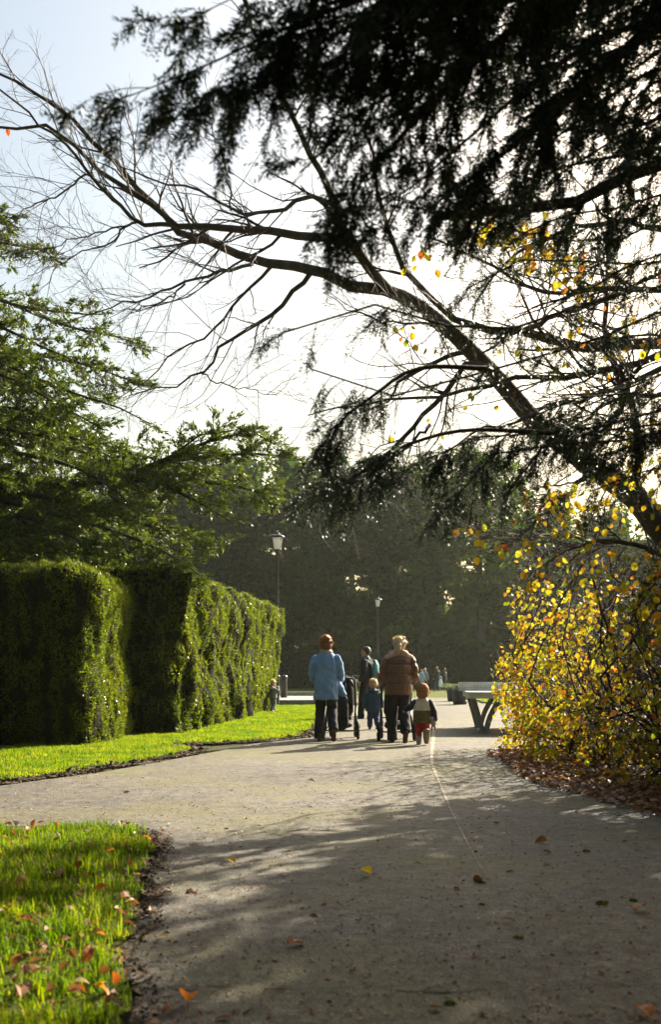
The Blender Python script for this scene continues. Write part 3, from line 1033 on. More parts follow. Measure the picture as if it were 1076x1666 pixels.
for i, (px, d, h, w, lab) in enumerate([
        (420, 83, 6.5, 3.4, "round evergreen bush behind the nearer lamp post"),
        (500, 84, 7.5, 3.2, "tall evergreen bush behind the woman in blue"),
        (570, 83.5, 5.4, 3.0, "evergreen bush behind the man with the backpack"),
        (655, 84, 5.4, 3.0, "evergreen bush behind the woman in the brown jacket"),
        (705, 83, 5.2, 2.8, "low evergreen bush behind the far strollers"),
        (765, 84, 6.5, 3.0, "evergreen bush beside the yellow shrub's edge"),
        (850, 83, 6.2, 3.6, "evergreen bush hidden behind the yellow shrub"),
        (330, 84, 6.4, 3.8, "evergreen bush above the long hedge")]):
    thicket(px, d, h, w, lab, 100 + i)


def bare_crown(name, label, base, H, seed, spread=0.5):
    rng = np.random.default_rng(seed)
    root = empty(name, base)
    tag(root, label, "tree")
    z = np.linspace(0, H * 0.55, 8)
    P = np.stack([0.1 * np.sin(z), 0.1 * np.cos(z), z], 1)[None]
    r = np.linspace(0.3, 0.14, 8)[None]
    V, F = batch_tubes(P, r, 8)
    np_obj("trunk", V, F, M['bark'], root, True)
    A, ra = shoots(P, r, 16, (H * 0.35, H * 0.5), (0.2, 0.8), 7, 0.1, 0.10, None, 0.5, 1.0, 0.55, 0.02, rng=rng, lenfall=0.1)
    B, rb = shoots(A, ra, 10, (H * 0.12, H * 0.2), (0.3, 0.8), 5, 0.12, 0.08, None, 0.2, 1.0, 0.5, 0.012, rng=rng)
    C, rc = shoots(B, rb, 7, (H * 0.04, H * 0.09), (0.3, 0.9), 4, 0.12, 0.05, None, 0.2, 1.0, 0.6, 0.008, rng=rng)
    V, F = merge([batch_tubes(A, ra, 5), batch_tubes(B, rb, 3), batch_tubes(C, rc, 3)])
    np_obj("branches", V, F, M['twig'], root)["kind"] = "stuff"


bare_crown("bare_tree", "bare leafless treetop showing between the far conifers", ((292 - CX) / FPX * 98, 98, 0), 24.5, 3)


# ------------------------------------------------------------------ cedar on the left
def cedar():
    rng = np.random.default_rng(77)
    tx, ty = -9.2, 22.0
    root = empty("cedar_tree", (tx, ty, 0))
    tag(root, "large drooping green cedar behind the front hedge block", "tree")
    off = np.array([tx, ty, 0])
    z = np.linspace(0, 17, 16)
    P = np.stack([0.12 * np.sin(z * 0.4), 0.1 * np.cos(z * 0.3), z], 1)
    V, F = batch_tubes(P[None], np.linspace(0.55, 0.08, 16)[None], 12)
    np_obj("trunk", V, F, M['darkbark'], root, True)
    tr = [  # boughs whose tips show against the sky: photo pixels and distance
        [(-220, 250, 22), (-100, 300, 21.5), (0, 352, 21), (30, 372, 21)],
        [(-200, 330, 22), (-60, 380, 21), (20, 398, 20.5), (78, 408, 20)],
        [(-220, 400, 22), (-40, 470, 21), (100, 528, 20), (180, 545, 19.7), (232, 562, 19.5)],
        [(-220, 430, 22), (-60, 470, 20), (40, 500, 19), (150, 512, 18.6)],
        [(-200, 470, 22), (-30, 520, 20), (80, 570, 19), (150, 598, 18.6)],
        [(-200, 500, 22), (-20, 580, 20), (90, 630, 19.5), (190, 662, 19.2), (245, 690, 19)],
        [(-180, 560, 22), (0, 610, 20), (80, 650, 19), (170, 700, 18.5)],
        [(-150, 760, 22), (60, 790, 20.6), (163, 777, 20), (251, 756, 19.5), (297, 728, 19.2), (325, 708, 19), (352, 690, 18.9), (380, 700, 18.8)],
        [(120, 780, 20.4), (251, 756, 19.6), (344, 716, 19.2), (418, 706, 19), (446, 722, 18.9)],
        [(100, 790, 20.6), (270, 752, 20), (372, 740, 19.4), (441, 740, 19.2), (494, 749, 19)],
        [(120, 790, 20.4), (260, 770, 19.8), (325, 784, 19.4), (395, 793, 19.2), (450, 812, 19)],
        [(80, 790, 20.5), (232, 782, 19.5), (302, 807, 19), (353, 835, 18.8), (374, 848, 18.7)],
        [(0, 790, 20.5), (150, 830, 19.6), (279, 866, 18.9), (320, 880, 18.7), (358, 888, 18.6)],
        [(-50, 800, 20.5), (140, 850, 19), (232, 882, 18.4), (290, 910, 18.0), (326, 936, 17.8)],
        [(-100, 720, 22), (40, 740, 20), (120, 760, 19), (190, 800, 18.5), (225, 840, 18.2)],
        [(-100, 680, 22), (20, 700, 20), (120, 720, 19), (185, 745, 18.8)],
        [(-120, 820, 21), (30, 840, 19), (110, 870, 18.2), (170, 905, 17.8)],
        [(-120, 860, 21), (20, 868, 18.8), (90, 890, 18.0), (130, 915, 17.6)],
    ]
    B = [pxcurve(t, 12) for t in tr]
    # the rest of the crown, all round the trunk
    for i in range(100):
        h = 2.6 + 1.35 * rng.integers(0, 10) if i % 3 else 2.6 + 1.35 * rng.integers(0, 4)
        h += rng.normal() * 0.14
        a = rng.uniform(-1.5, 0.7)
        ln = np.interp(h, [2, 6, 11, 16], [5.2, 5.4, 4.2, 1.5]) * rng.uniform(0.7, 1.05)
        if h > 9.3:
            ln = min(ln, 1.1)
        s = np.linspace(0, 1, 6)
        droop = rng.uniform(0.25, 0.55)
        q = np.stack([tx + np.cos(a) * ln * s, ty + np.sin(a) * ln * s, h + ln * (0.18 * s - droop * s ** 2)], 1)
        B.append(curve(q, 12))
    B = np.array(B) - off
    rb = np.linspace(0.075, 0.012, 12)[None] * np.ones((len(B), 1))
    up = np.array([0, 0, 1.0])
    S, rs = shoots(B, rb, 34, (0.6, 1.2), (0.7, 1.25), 4, 0.09, -0.04, None, 0.15, 1.0, 0.5, 0.006, side=up, rng=rng, lenfall=0.55)
    T, rt = shoots(S, rs, 6, (0.2, 0.42), (0.5, 1.0), 4, 0.06, -0.03, None, 0.15, 1.0, 0.6, 0.003, side=up, rng=rng)
    V, F = merge([batch_tubes(B, rb, 6), batch_tubes(S, rs, 3)])
    np_obj("boughs", V, F, M['darkbark'], root)["kind"] = "stuff"
    parts = []
    for Q, per, spread in ((B[:, 3:], 200, 0.03), (S, 18, 0.02), (T, 15, 0.015)):
        N, K, _ = Q.shape
        i = np.repeat(np.arange(N), per)
        t = rng.uniform(0.08, 1.04, len(i)) * (K - 1)
        j = np.minimum(t.astype(int), K - 2)
        w = (t - j)[:, None]
        c = Q[i, j] * (1 - w) + Q[i, j + 1] * w + rng.normal(size=(len(i), 3)) * spread
        d = nrm(nrm(Q[i, j + 1] - Q[i, j]) * 0.9 + rng.normal(size=(len(i), 3)) * np.array([0.5, 0.5, 0.28]) + np.array([0, 0, 0.12]))
        L = rng.uniform(0.06, 0.12, len(i))
        parts.append(leaf_cards(c, d, nrm(rng.normal(size=(len(i), 3)) + up), L, L * 0.33))
    V, F = merge(parts)
    np_obj("foliage", V, F, M['cedar'], root)["kind"] = "stuff"


cedar()


# ------------------------------------------------------------------ leaf shapes
def leaf_mesh(name, L, W, mat, fold=0.25, curl=0.15, point=1.0):
    """ovate leaf with a midrib fold and a stalk, lying along +Y from its stalk"""
    ys = np.array([0.0, 0.22, 0.5, 0.78, 1.0]) * L
    ws = np.array([0.02, 0.42, 0.5, 0.33, 0.0]) * W
    v, f = [], []
    for y, w in zip(ys, ws):
        zc = -curl * L * (y / L - 0.4) ** 2
        v += [(-w, y, zc + fold * w), (0, y, zc), (w, y, zc + fold * w)]
    for i in range(4):
        a = i * 3
        f += [(a, a + 1, a + 4, a + 3), (a + 1, a + 2, a + 5, a + 4)]
    n = len(v)
    v += [(-0.012 * L, 0.02 * L, 0), (0.012 * L, 0.02 * L, 0), (0.008 * L, -0.3 * L, 0.03 * L), (-0.008 * L, -0.3 * L, 0.03 * L)]
    f.append((n, n + 3, n + 2, n + 1))
    me = bpy.data.meshes.new(name)
    me.from_pydata(v, [], f)
    me.materials.append(mat)
    return me


LEAF_V = np.array([[-0.01, 0, 0], [-0.42, 0.22, 0.08], [-0.5, 0.5, 0.1], [-0.3, 0.8, 0.04], [0, 1.0, -0.06], [0.3, 0.8, 0.04], [0.5, 0.5, 0.1], [0.42, 0.22, 0.08], [0, 0.5, 0.0]])
LEAF_F = np.array([[0, 8, 2, 1], [8, 4, 3, 2], [0, 7, 6, 8], [8, 6, 5, 4]])


def leaf_batch(C, D, Nn, L, W):
    """many ovate leaves joined: base C, along D, facing Nn"""
    D = nrm(D)
    S = nrm(np.cross(D, Nn))
    U = np.cross(S, D)
    lv = LEAF_V
    L, W = np.asarray(L).reshape(-1, 1, 1), np.asarray(W).reshape(-1, 1, 1)
    V = C[:, None] + S[:, None] * lv[None, :, :1] * W + D[:, None] * lv[None, :, 1:2] * L + U[:, None] * lv[None, :, 2:] * L
    F = (np.arange(len(C))[:, None, None] * 9 + LEAF_F[None]).reshape(-1, 4)
    return V.reshape(-1, 3), F


def frame_of(D, Nn):
    D = nrm(D)
    S = nrm(np.cross(D, Nn))
    U = np.cross(S, D)
    m = Matrix(((S[0], D[0], U[0]), (S[1], D[1], U[1]), (S[2], D[2], U[2])))
    return m.to_euler()


def place_leaves(parent, off, C, D, Nn, L, meshes, mats_pick, n_single, rng, name="leaf", stuffname="leaves", stuffmat=None, W=0.72):
    """the leaves that show largest become objects, the rest one part"""
    px = C[:, 0] / C[:, 1] * FPX + CX
    py = HY - (C[:, 2] - CAM_H) / C[:, 1] * FPX
    seen = (px > -10) & (px < 1086) & (py > -10) & (py < 1676)
    score = L / C[:, 1] * seen
    # first the leaf in front of each small patch of the picture
    cell = (px // 9).astype(int) * 10000 + (py // 9).astype(int)
    order = np.argsort(C[:, 1])
    first = np.zeros(len(C), bool)
    _, fi = np.unique(cell[order], return_index=True)
    first[order[fi]] = True
    score = score * np.where(first, 1.0, 0.35)
    o = np.argsort(-score)
    single = o[:n_single]
    rest = o[n_single:]
    for i in single:
        ob = bpy.data.objects.new(name, meshes[int(mats_pick[i])])
        s = L[i]
        ob.scale = (s, s, s)
        ob.location = tuple(C[i] - off)
        ob.rotation_euler = frame_of(D[i], Nn[i])
        link(ob, parent)
    mats = stuffmat
    for k, mt in enumerate(mats):
        r = rest[mats_pick[rest] == k]
        if len(r):
            V, F = leaf_batch(C[r] - off, D[r], Nn[r], L[r], L[r] * W)
            np_obj(stuffname, V, F, mt, parent)["kind"] = "stuff"


LEAVES = [leaf_mesh("leaf_yellow", 1, 0.74, M['yellow']), leaf_mesh("leaf_olive", 1, 0.74, M['olive']), leaf_mesh("leaf_orange", 1, 0.72, M['orange']), leaf_mesh("leaf_red", 1, 0.5, M['red'])]


# ------------------------------------------------------------------ leaning bare tree on the right
def taper(n, a, b, p=1.0):
    return a + (b - a) * np.linspace(0, 1, n) ** p


def bare_tree():
    rng = np.random.default_rng(8)
    base = np.array([4.55, 10.9, 0.0])
    root = empty("leaning_tree", base)
    tag(root, "leaning nearly bare tree with long arching limbs over the path", "tree")
    K = 16
    trunk = curve(np.vstack([base, base + [-0.15, -0.1, 0.9], [at(*p) for p in [(1140, 935, 10.3), (1076, 862, 10.1), (1035, 808, 10), (966, 760, 9.9), (918, 723, 9.8), (875, 690, 9.8), (843, 653, 9.7), (805, 610, 9.7), (741, 546, 9.6), (703, 514, 9.6), (666, 487, 9.55), (623, 471, 9.5)]]]), 34)
    tv, tf = batch_tubes(trunk[None] - base, (taper(34, 0.22, 0.056, 0.8))[None], 12)
    # uneven bark: knots along the trunk
    for i in range(len(tv)):
        p = Vector(tv[i])
        k = i // 12
        c = trunk[k] - base
        d = tv[i] - c
        tv[i] = c + d * (1 + 0.16 * mnoise.noise(p * 5.0) + 0.08 * mnoise.noise(p * 14.0))
    np_obj("trunk", tv, tf, M['bark'], root, True)
    limbs = [
        # px points with distance, start radius, end radius
        ([(623, 471, 9.5), (570, 463, 9.5), (532, 447, 9.5), (507, 438, 9.5), (452, 430, 9.5), (411, 423, 9.5), (371, 405, 9.5), (321, 390, 9.5), (281, 373, 9.5), (262, 345, 9.5), (236, 321, 9.4), (200, 281, 9.4), (176, 256, 9.3), (140, 221, 9.3), (120, 201, 9.2), (90, 176, 9.2), (60, 146, 9.1), (30, 130, 9.0), (-20, 112, 9.0)], 0.060, 0.010),
        ([(634, 475, 9.5), (590, 420, 9.3), (560, 388, 9.2), (502, 384, 9.1), (427, 376, 9.0), (361, 371, 9.0), (301, 371, 8.9), (268, 350, 8.9), (216, 311, 8.8), (166, 281, 8.8), (130, 246, 8.7), (100, 221, 8.7), (75, 211, 8.6), (40, 208, 8.6), (-30, 204, 8.5)], 0.052, 0.010),
        ([(590, 420, 9.3), (560, 372, 9.2), (540, 320, 9.1), (500, 236, 9.0), (472, 186, 9), (452, 135, 8.9), (437, 95, 8.9), (411, 45, 8.8), (395, -20, 8.8)], 0.042, 0.012),
        ([(285, 366, 8.9), (255, 366, 8.9), (226, 361, 8.9), (200, 341, 8.8), (166, 306, 8.7), (140, 271, 8.6), (110, 241, 8.6), (80, 216, 8.5), (55, 191, 8.4), (25, 161, 8.4), (-20, 130, 8.3)], 0.022, 0.007),
        ([(548, 335, 9.1), (502, 321, 8.9), (467, 341, 8.8), (427, 346, 8.7), (386, 346, 8.6), (351, 326, 8.6), (321, 309, 8.5), (281, 301, 8.5), (241, 289, 8.4), (195, 271, 8.4)], 0.024, 0.005),
        ([(376, 343, 8.6), (374, 300, 8.5), (366, 262, 8.5), (351, 226, 8.4), (341, 186, 8.4)], 0.009, 0.003),
        ([(411, 430, 9.5), (351, 445, 9.3), (301, 460, 9.2), (251, 480, 9.1), (211, 490, 9), (171, 508, 9), (118, 521, 8.9)], 0.018, 0.004),
        ([(301, 462, 9.2), (276, 485, 9.1), (231, 500, 9), (176, 511, 9)], 0.010, 0.003),
        ([(441, 434, 9.5), (401, 475, 9.6), (371, 510, 9.6), (346, 535, 9.7), (321, 560, 9.7), (281, 576, 9.7), (246, 611, 9.8), (216, 636, 9.8), (184, 652, 9.8)], 0.018, 0.003),
        ([(507, 442, 9.5), (471, 485, 9.4), (441, 510, 9.4), (401, 540, 9.3), (361, 563, 9.3), (346, 586, 9.2), (331, 606, 9.2), (316, 613, 9.2), (281, 626, 9.1), (246, 633, 9.1), (209, 644, 9)], 0.026, 0.004),
        ([(328, 608, 9.2), (351, 621, 9.2), (391, 633, 9.1), (451, 643, 9.1)], 0.008, 0.003),
        ([(228, 361, 8.9), (200, 372, 8.85), (180, 395, 8.8), (130, 410, 8.8), (85, 440, 8.7)], 0.012, 0.003),
        ([(228, 361, 8.9), (160, 380, 8.8), (100, 395, 8.7), (50, 420, 8.7)], 0.010, 0.003),
        ([(150, 270, 8.8), (110, 310, 8.7), (60, 330, 8.6), (10, 360, 8.5)], 0.011, 0.003),
        # limbs that come in from the right
        ([(1200, 560, 10.2), (1076, 556, 10), (1014, 559, 9.9), (955, 565, 9.8), (907, 554, 9.7), (848, 540, 9.6), (800, 538, 9.5), (757, 525, 9.5), (703, 492, 9.4), (660, 445, 9.3), (634, 392, 9.2), (618, 330, 9.1), (610, 260, 9.0), (585, 190, 9)], 0.075, 0.010),
        ([(848, 540, 9.6), (907, 514, 9.5), (955, 495, 9.4), (1009, 476, 9.3), (1080, 440, 9.2)], 0.030, 0.016),
        ([(1120, 570, 9.6), (1000, 600, 9.5), (928, 610, 9.4), (843, 616, 9.3), (768, 632, 9.2), (714, 648, 9.1), (650, 648, 9), (600, 652, 9), (555, 668, 8.9), (500, 676, 8.9)], 0.040, 0.005),
        ([(805, 600, 9.7), (762, 594, 9.5), (736, 621, 9.4), (714, 653, 9.3), (682, 685, 9.2), (645, 723, 9.1), (607, 755, 9), (560, 790, 8.9), (530, 812, 8.9), (468, 824, 8.8)], 0.034, 0.008),
        ([(760, 572, 9.6), (720, 582, 9.5), (687, 600, 9.4), (650, 618, 9.3), (640, 640, 9.3), (620, 660, 9.2), (560, 672, 9.1)], 0.026, 0.004),
        ([(745, 548, 9.6), (700, 528, 9.4), (640, 524, 9.3), (590, 512, 9.2), (565, 503, 9.2), (540, 482, 9.1)], 0.018, 0.004),
        ([(700, 690, 9.2), (668, 725, 9.1), (640, 745, 9.0), (600, 775, 8.9), (540, 795, 8.8)], 0.016, 0.005),
        ([(1100, 590, 9.2), (980, 640, 9.1), (900, 660, 9.0), (840, 690, 8.9), (780, 700, 8.8), (720, 740, 8.7)], 0.030, 0.006),
        ([(1100, 640, 9.6), (1000, 650, 9.5), (930, 700, 9.4), (880, 730, 9.3)], 0.028, 0.008),
        ([(940, 740, 9.8), (990, 690, 9.6), (1040, 600, 9.5), (1090, 520, 9.4)], 0.040, 0.015),
        ([(1100, 470, 9.2), (1000, 470, 9), (930, 475, 8.9), (870, 470, 8.8), (800, 430, 8.7), (740, 400, 8.6), (690, 385, 8.6)], 0.035, 0.006),
        ([(1100, 380, 9), (1020, 360, 8.9), (930, 375, 8.8), (860, 400, 8.7), (800, 450, 8.6), (770, 520, 8.5)], 0.032, 0.005),
        ([(960, 760, 9.9), (930, 800, 9.6), (890, 830, 9.4), (850, 870, 9.2), (800, 900, 9)], 0.03, 0.005),
        ([(1076, 900, 9.8), (1000, 880, 9.6), (930, 890, 9.4), (870, 930, 9.2)], 0.03, 0.005),
        ([(900, 868, 8.9), (850, 878, 8.5), (800, 876, 8.35), (760, 858, 8.3), (728, 848, 8.3)], 0.010, 0.002),
        ([(1030, 810, 10), (1040, 740, 9.9), (1030, 660, 9.8), (1000, 590, 9.7), (985, 500, 9.6), (990, 420, 9.5), (970, 330, 9.4)], 0.05, 0.012),
    ]
    P = np.array([pxcurve(l[0], K) for l in limbs]) - base
    P[:, 1:-1] += rng.normal(size=(len(P), K - 2, 3)) * 0.012
    rad = np.array([taper(K, l[1], l[2], 0.9) for l in limbs])
    for i in range(len(P)):
        V, F = batch_tubes(P[i:i + 1], rad[i:i + 1], 8)
        np_obj("limb", V, F, M['bark'], root, True)
    A1, ra1 = shoots(P, rad, 13, (0.5, 1.15), (0.35, 0.95), 8, 0.16, 0.03, (-0.12, 0, 0.10), 0.12, 1.0, 0.42, 0.0035, rng=rng, lenfall=0.4)
    A2, ra2 = shoots(P[14:], rad[14:], 8, (0.6, 1.3), (0.4, 1.1), 8, 0.16, 0.0, (-0.2, 0, 0.0), 0.12, 1.0, 0.36, 0.003, rng=rng, lenfall=0.4)
    A, ra = np.concatenate([A1, A2]), np.concatenate([ra1, ra2])
    B, rb = shoots(A, ra, 5, (0.22, 0.5), (0.4, 1.0), 5, 0.2, 0.04, (-0.05, 0, 0.08), 0.15, 1.0, 0.6, 0.0019, rng=rng, lenfall=0.4)
    C, rc = shoots(B, rb, 3, (0.06, 0.18), (0.4, 1.0), 3, 0.15, 0.05, None, 0.15, 1.0, 0.7, 0.0012, rng=rng, lenfall=0.3)
    V, F = merge([batch_tubes(A, ra, 5), batch_tubes(B, rb, 3), batch_tubes(C, rc, 3)])
    np_obj("twigs", V, F, M['twig'], root)["kind"] = "stuff"
    # yellow leaves still hanging
    spots = [(740, 960, 335, 480, 8.6, 200), (640, 715, 528, 572, 9.2, 11), (900, 1076, 420, 640, 9.2, 60), (730, 790, 846, 868, 8.3, 5), (770, 818, 872, 908, 8.35, 7), (870, 940, 770, 850, 8.8, 26), (960, 1076, 680, 830, 8.8, 40), (840, 1076, 780, 960, 9.0, 100), (660, 730, 400, 440, 8.7, 8), (600, 1000, 560, 720, 9.2, 16)]
    C_, D_, N_2, L_, pk = [], [], [], [], []
    for x0, x1, y0, y1, d, n in spots:
        for _ in range(n):
            if n == 200:
                u = rng.beta(1.6, 1.6)
                x, y = x0 + (x1 - x0) * u, y0 + (y1 - y0) * np.clip(u * 0.75 + rng.normal() * 0.18, 0, 1)
            else:
                x, y = rng.uniform(x0, x1), rng.uniform(y0, y1)
            C_.append(at(x, y, d + rng.normal() * 0.25))
            D_.append(nrm(np.array([rng.normal() * 0.5, rng.normal() * 0.5, -1.0])))
            N_2.append(nrm(np.array([rng.normal() * 0.6, -0.8 + rng.normal() * 0.5, rng.normal() * 0.3])))
            L_.append(rng.uniform(0.05, 0.09))
            pk.append(rng.choice([0, 1, 2], p=[0.78, 0.17, 0.05]))
    C_.append(at(12, 208, 8.6)); D_.append(np.array([0.1, 0, -1.0])); N_2.append(np.array([0.3, -1.0, 0])); L_.append(0.075); pk.append(3)
    C_, D_, N_2, L_, pk = np.array(C_), np.array(D_), np.array(N_2), np.array(L_), np.array(pk)
    # each on its own twig
    Q = C_[:, None] - base + np.linspace(0, 1, 4)[None, :, None] * np.stack([rng.uniform(0.02, 0.35, len(C_)), rng.normal(size=len(C_)) * 0.1, rng.uniform(-0.05, 0.2, len(C_))], 1)[:, None]
    V, F = batch_tubes(Q, np.full((len(Q), 4), 0.0022), 3)
    np_obj("leaf_twigs", V, F, M['twig'], root)["kind"] = "stuff"
    place_leaves(root, base, C_, D_, N_2, L_, LEAVES, pk, 300, rng, stuffmat=[M['yellow'], M['olive'], M['orange'], M['red']])


bare_tree()


# ------------------------------------------------------------------ yellow-leaved shrub beside the path
def shrub(name, label, base, stems, rng, leafn, top, single, height, reach=0.0, dens=None, pick=(0.58, 0.38, 0.04), lsize=(0.045, 0.075)):
    base = np.array(base, float)
    root = empty(name, base)
    tag(root, label, "shrub", "yellow leaved shrubs beside the path")
    S0 = np.array(stems, float)       # x, y world
    N = len(S0)
    K = 9
    P = np.empty((N, K, 3))
    P[:, 0] = np.c_[S0, np.zeros(N)]
    d = nrm(np.stack([rng.normal(size=N) * 0.5 - 0.08, rng.normal(size=N) * 0.5 - 0.1, np.ones(N)], 1))
    Ls = rng.uniform(*height, N)
    for k in range(1, K):
        d = nrm(d + rng.normal(size=(N, 3)) * 0.22 + np.array([-0.02, -0.02, -0.03]))
        P[:, k] = P[:, k - 1] + d * (Ls / (K - 1))[:, None]
    P -= base

    def fold(Q):      # keep clear of the path: what would lean out turns back in
        x, y, z = Q[..., 0] + base[0], Q[..., 1] + base[1], Q[..., 2]
        xm = np.interp(y, [6, 9, 10.6, 12, 14], [2.95, 2.6, 2.44, 2.44, 2.5]) + np.interp(z, [0, 0.4, 1.2, 2.0, 3.0, 4.0], [0.05, 0.0, 0.0, 0.12, 0.4, 0.7])
        Q[..., 0] = np.where(x < xm, xm + (xm - x) * 0.45, x) - base[0]
    fold(P)
    r = np.linspace(0.016, 0.006, K)[None] * rng.uniform(0.6, 1.5, (N, 1))
    for i in range(N):
        V, F = batch_tubes(P[i:i + 1], r[i:i + 1], 6)
        np_obj("stem", V, F, M['darkbark'], root, True)
    A, ra = shoots(P, r, 16, (0.5, 1.1), (0.5, 1.25), 7, 0.16, -0.02, (-0.12, -0.08, 0.0), 0.02, 1.0, 0.5, 0.003, rng=rng, lenfall=0.3)
    B, rb = shoots(A, ra, 7, (0.2, 0.5), (0.5, 1.1), 3, 0.26, -0.02, None, 0.1, 1.0, 0.6, 0.002, rng=rng, lenfall=0.3)
    fold(A)
    fold(B)
    B[:, :, 2] = np.maximum(B[:, :, 2], 0.03)
    A[:, :, 2] = np.maximum(A[:, :, 2], 0.03)
    V, F = merge([batch_tubes(A, ra, 3), batch_tubes(B, rb, 3)])
    np_obj("twigs", V, F, M['twig'], root)["kind"] = "stuff"
    tips = np.vstack([B[:, -1], B[:, 1], A[:, -1]]) + base
    px = tips[:, 0] / tips[:, 1] * FPX + CX
    w = dens(tips, px) if dens else np.ones(len(tips))
    i = rng.choice(len(tips), leafn, p=w / w.sum(), replace=True)
    C = tips[i] + rng.normal(size=(leafn, 3)) * 0.05
    C[:, 2] = np.maximum(C[:, 2], 0.05)
    D = nrm(rng.normal(size=(leafn, 3)) * 0.6 + np.array([-0.2, -0.2, -0.6]))
    Nn = nrm(rng.normal(size=(leafn, 3)) * 0.6 + np.array([0.1, -0.7, 0.5]))
    L = rng.uniform(*lsize, leafn)
    pk = rng.choice(3, leafn, p=pick)
    place_leaves(root, base, C, D, Nn, L, LEAVES, pk, single, rng, stuffmat=[M['yellow'], M['olive'], M['orange']])
    return root


rs_ = np.random.default_rng(15)


def dens_far(t, px):
    z = t[:, 2]
    edge = np.exp(-np.maximum(0, t[:, 0] - (2.3 + 0.05 * z)) / 0.55)
    return (0.12 + edge) * np.interp(z, [0, 0.3, 1.5, 2.1, 2.8, 4], [0.7, 1, 1, 0.45, 0.14, 0.1])


st = [(rs_.uniform(2.95, 3.9), rs_.uniform(11.6, 14.3)) for _ in range(30)]
shrub("leafy_shrub", "shrub dense with small yellow leaves at the path edge by the table", (3.3, 12.9, 0), st, rs_, 3300, 0, 300, (1.2, 4.0), dens=dens_far, lsize=(0.045, 0.085))


def dens_mid(t, px):
    z = t[:, 2]
    return (0.25 + np.exp(-np.maximum(0, t[:, 0] - 2.4) / 0.6)) * np.interp(z, [0, 0.4, 1.5, 2.6, 4], [0.6, 1, 0.8, 0.5, 0.3])


st = [(rs_.uniform(2.95, 4.6), rs_.uniform(9.3, 12.0)) for _ in range(46)]
shrub("leafy_shrub", "tangled twiggy shrub with scattered yellow and green leaves under the leaning tree", (3.4, 10.4, 0), st, rs_, 2100, 0, 290, (1.6, 4.2), dens=dens_mid, pick=(0.5, 0.45, 0.05), lsize=(0.05, 0.085))
st = [(rs_.uniform(3.15, 5.4), rs_.uniform(7.2, 9.4)) for _ in range(34)]  # stems spread past the view, added to shade the near path
shrub("leafy_shrub", "nearest shrub with large green and yellow leaves at the picture's edge", (3.4, 8.1, 0), st, rs_, 1100, 0, 220, (1.2, 3.2), dens=lambda t, px: np.interp(t[:, 2], [0, 0.4, 1.3, 2], [0.5, 1, 0.9, 0.3]), pick=(0.3, 0.65, 0.05), lsize=(0.065, 0.10))


# unseen wood added behind and beside the viewer to darken the sky fill: one mass
def wood(name, label, spots, seed):
    tv, lv = [], []
    me_t, me_c = [], []
    for k in kinds:
        for me, store in ((k[0], me_t), (k[1], me_c)):
            a = np.empty(len(me.vertices) * 3, np.float32)
            me.vertices.foreach_get("co", a)
            f = np.empty(len(me.loops), np.int32)
            me.loops.foreach_get("vertex_index", f)
            store.append((a.reshape(-1, 3), f.reshape(-1, 4)) if me is k[0] else (a.reshape(-1, 3)[:len(a) // 45 * 3 * 3], f.reshape(-1, 3)[:len(a) // 45 * 3]))
    root = empty(name)
    tag(root, label, "wood", None, "stuff")
    for i, (x, y, s, k) in enumerate(spots):
        ca, sa = math.cos(i * 1.3 + seed), math.sin(i * 1.3 + seed)
        m = np.array([[ca, -sa, 0], [sa, ca, 0], [0, 0, 1]])
        for store, out in ((me_t, tv), (me_c, lv)):
            v, f = store[k]
            out.append((v @ m.T * s + np.array([x, y, 0]), f))
    V, F = merge(tv)
    np_obj("trunks", V, F, M['darkbark'], root, True)
    V, F = merge(lv)
    np_obj("crowns", V, F, M['conifer'], root)


wood("wood", "unseen wood added behind the viewer to cut the sky light", [(-14, -7, 1.0, 0), (-9, -9, 1.1, 1), (-3.5, -8, 1.0, 2), (2, -9, 1.1, 0), (7, -7, 1.0, 1), (12, -5, 0.9, 2), (-17, 0, 1.0, 1), (-16, 8, 0.9, 2), (14, 2, 0.8, 1)], 2.0)


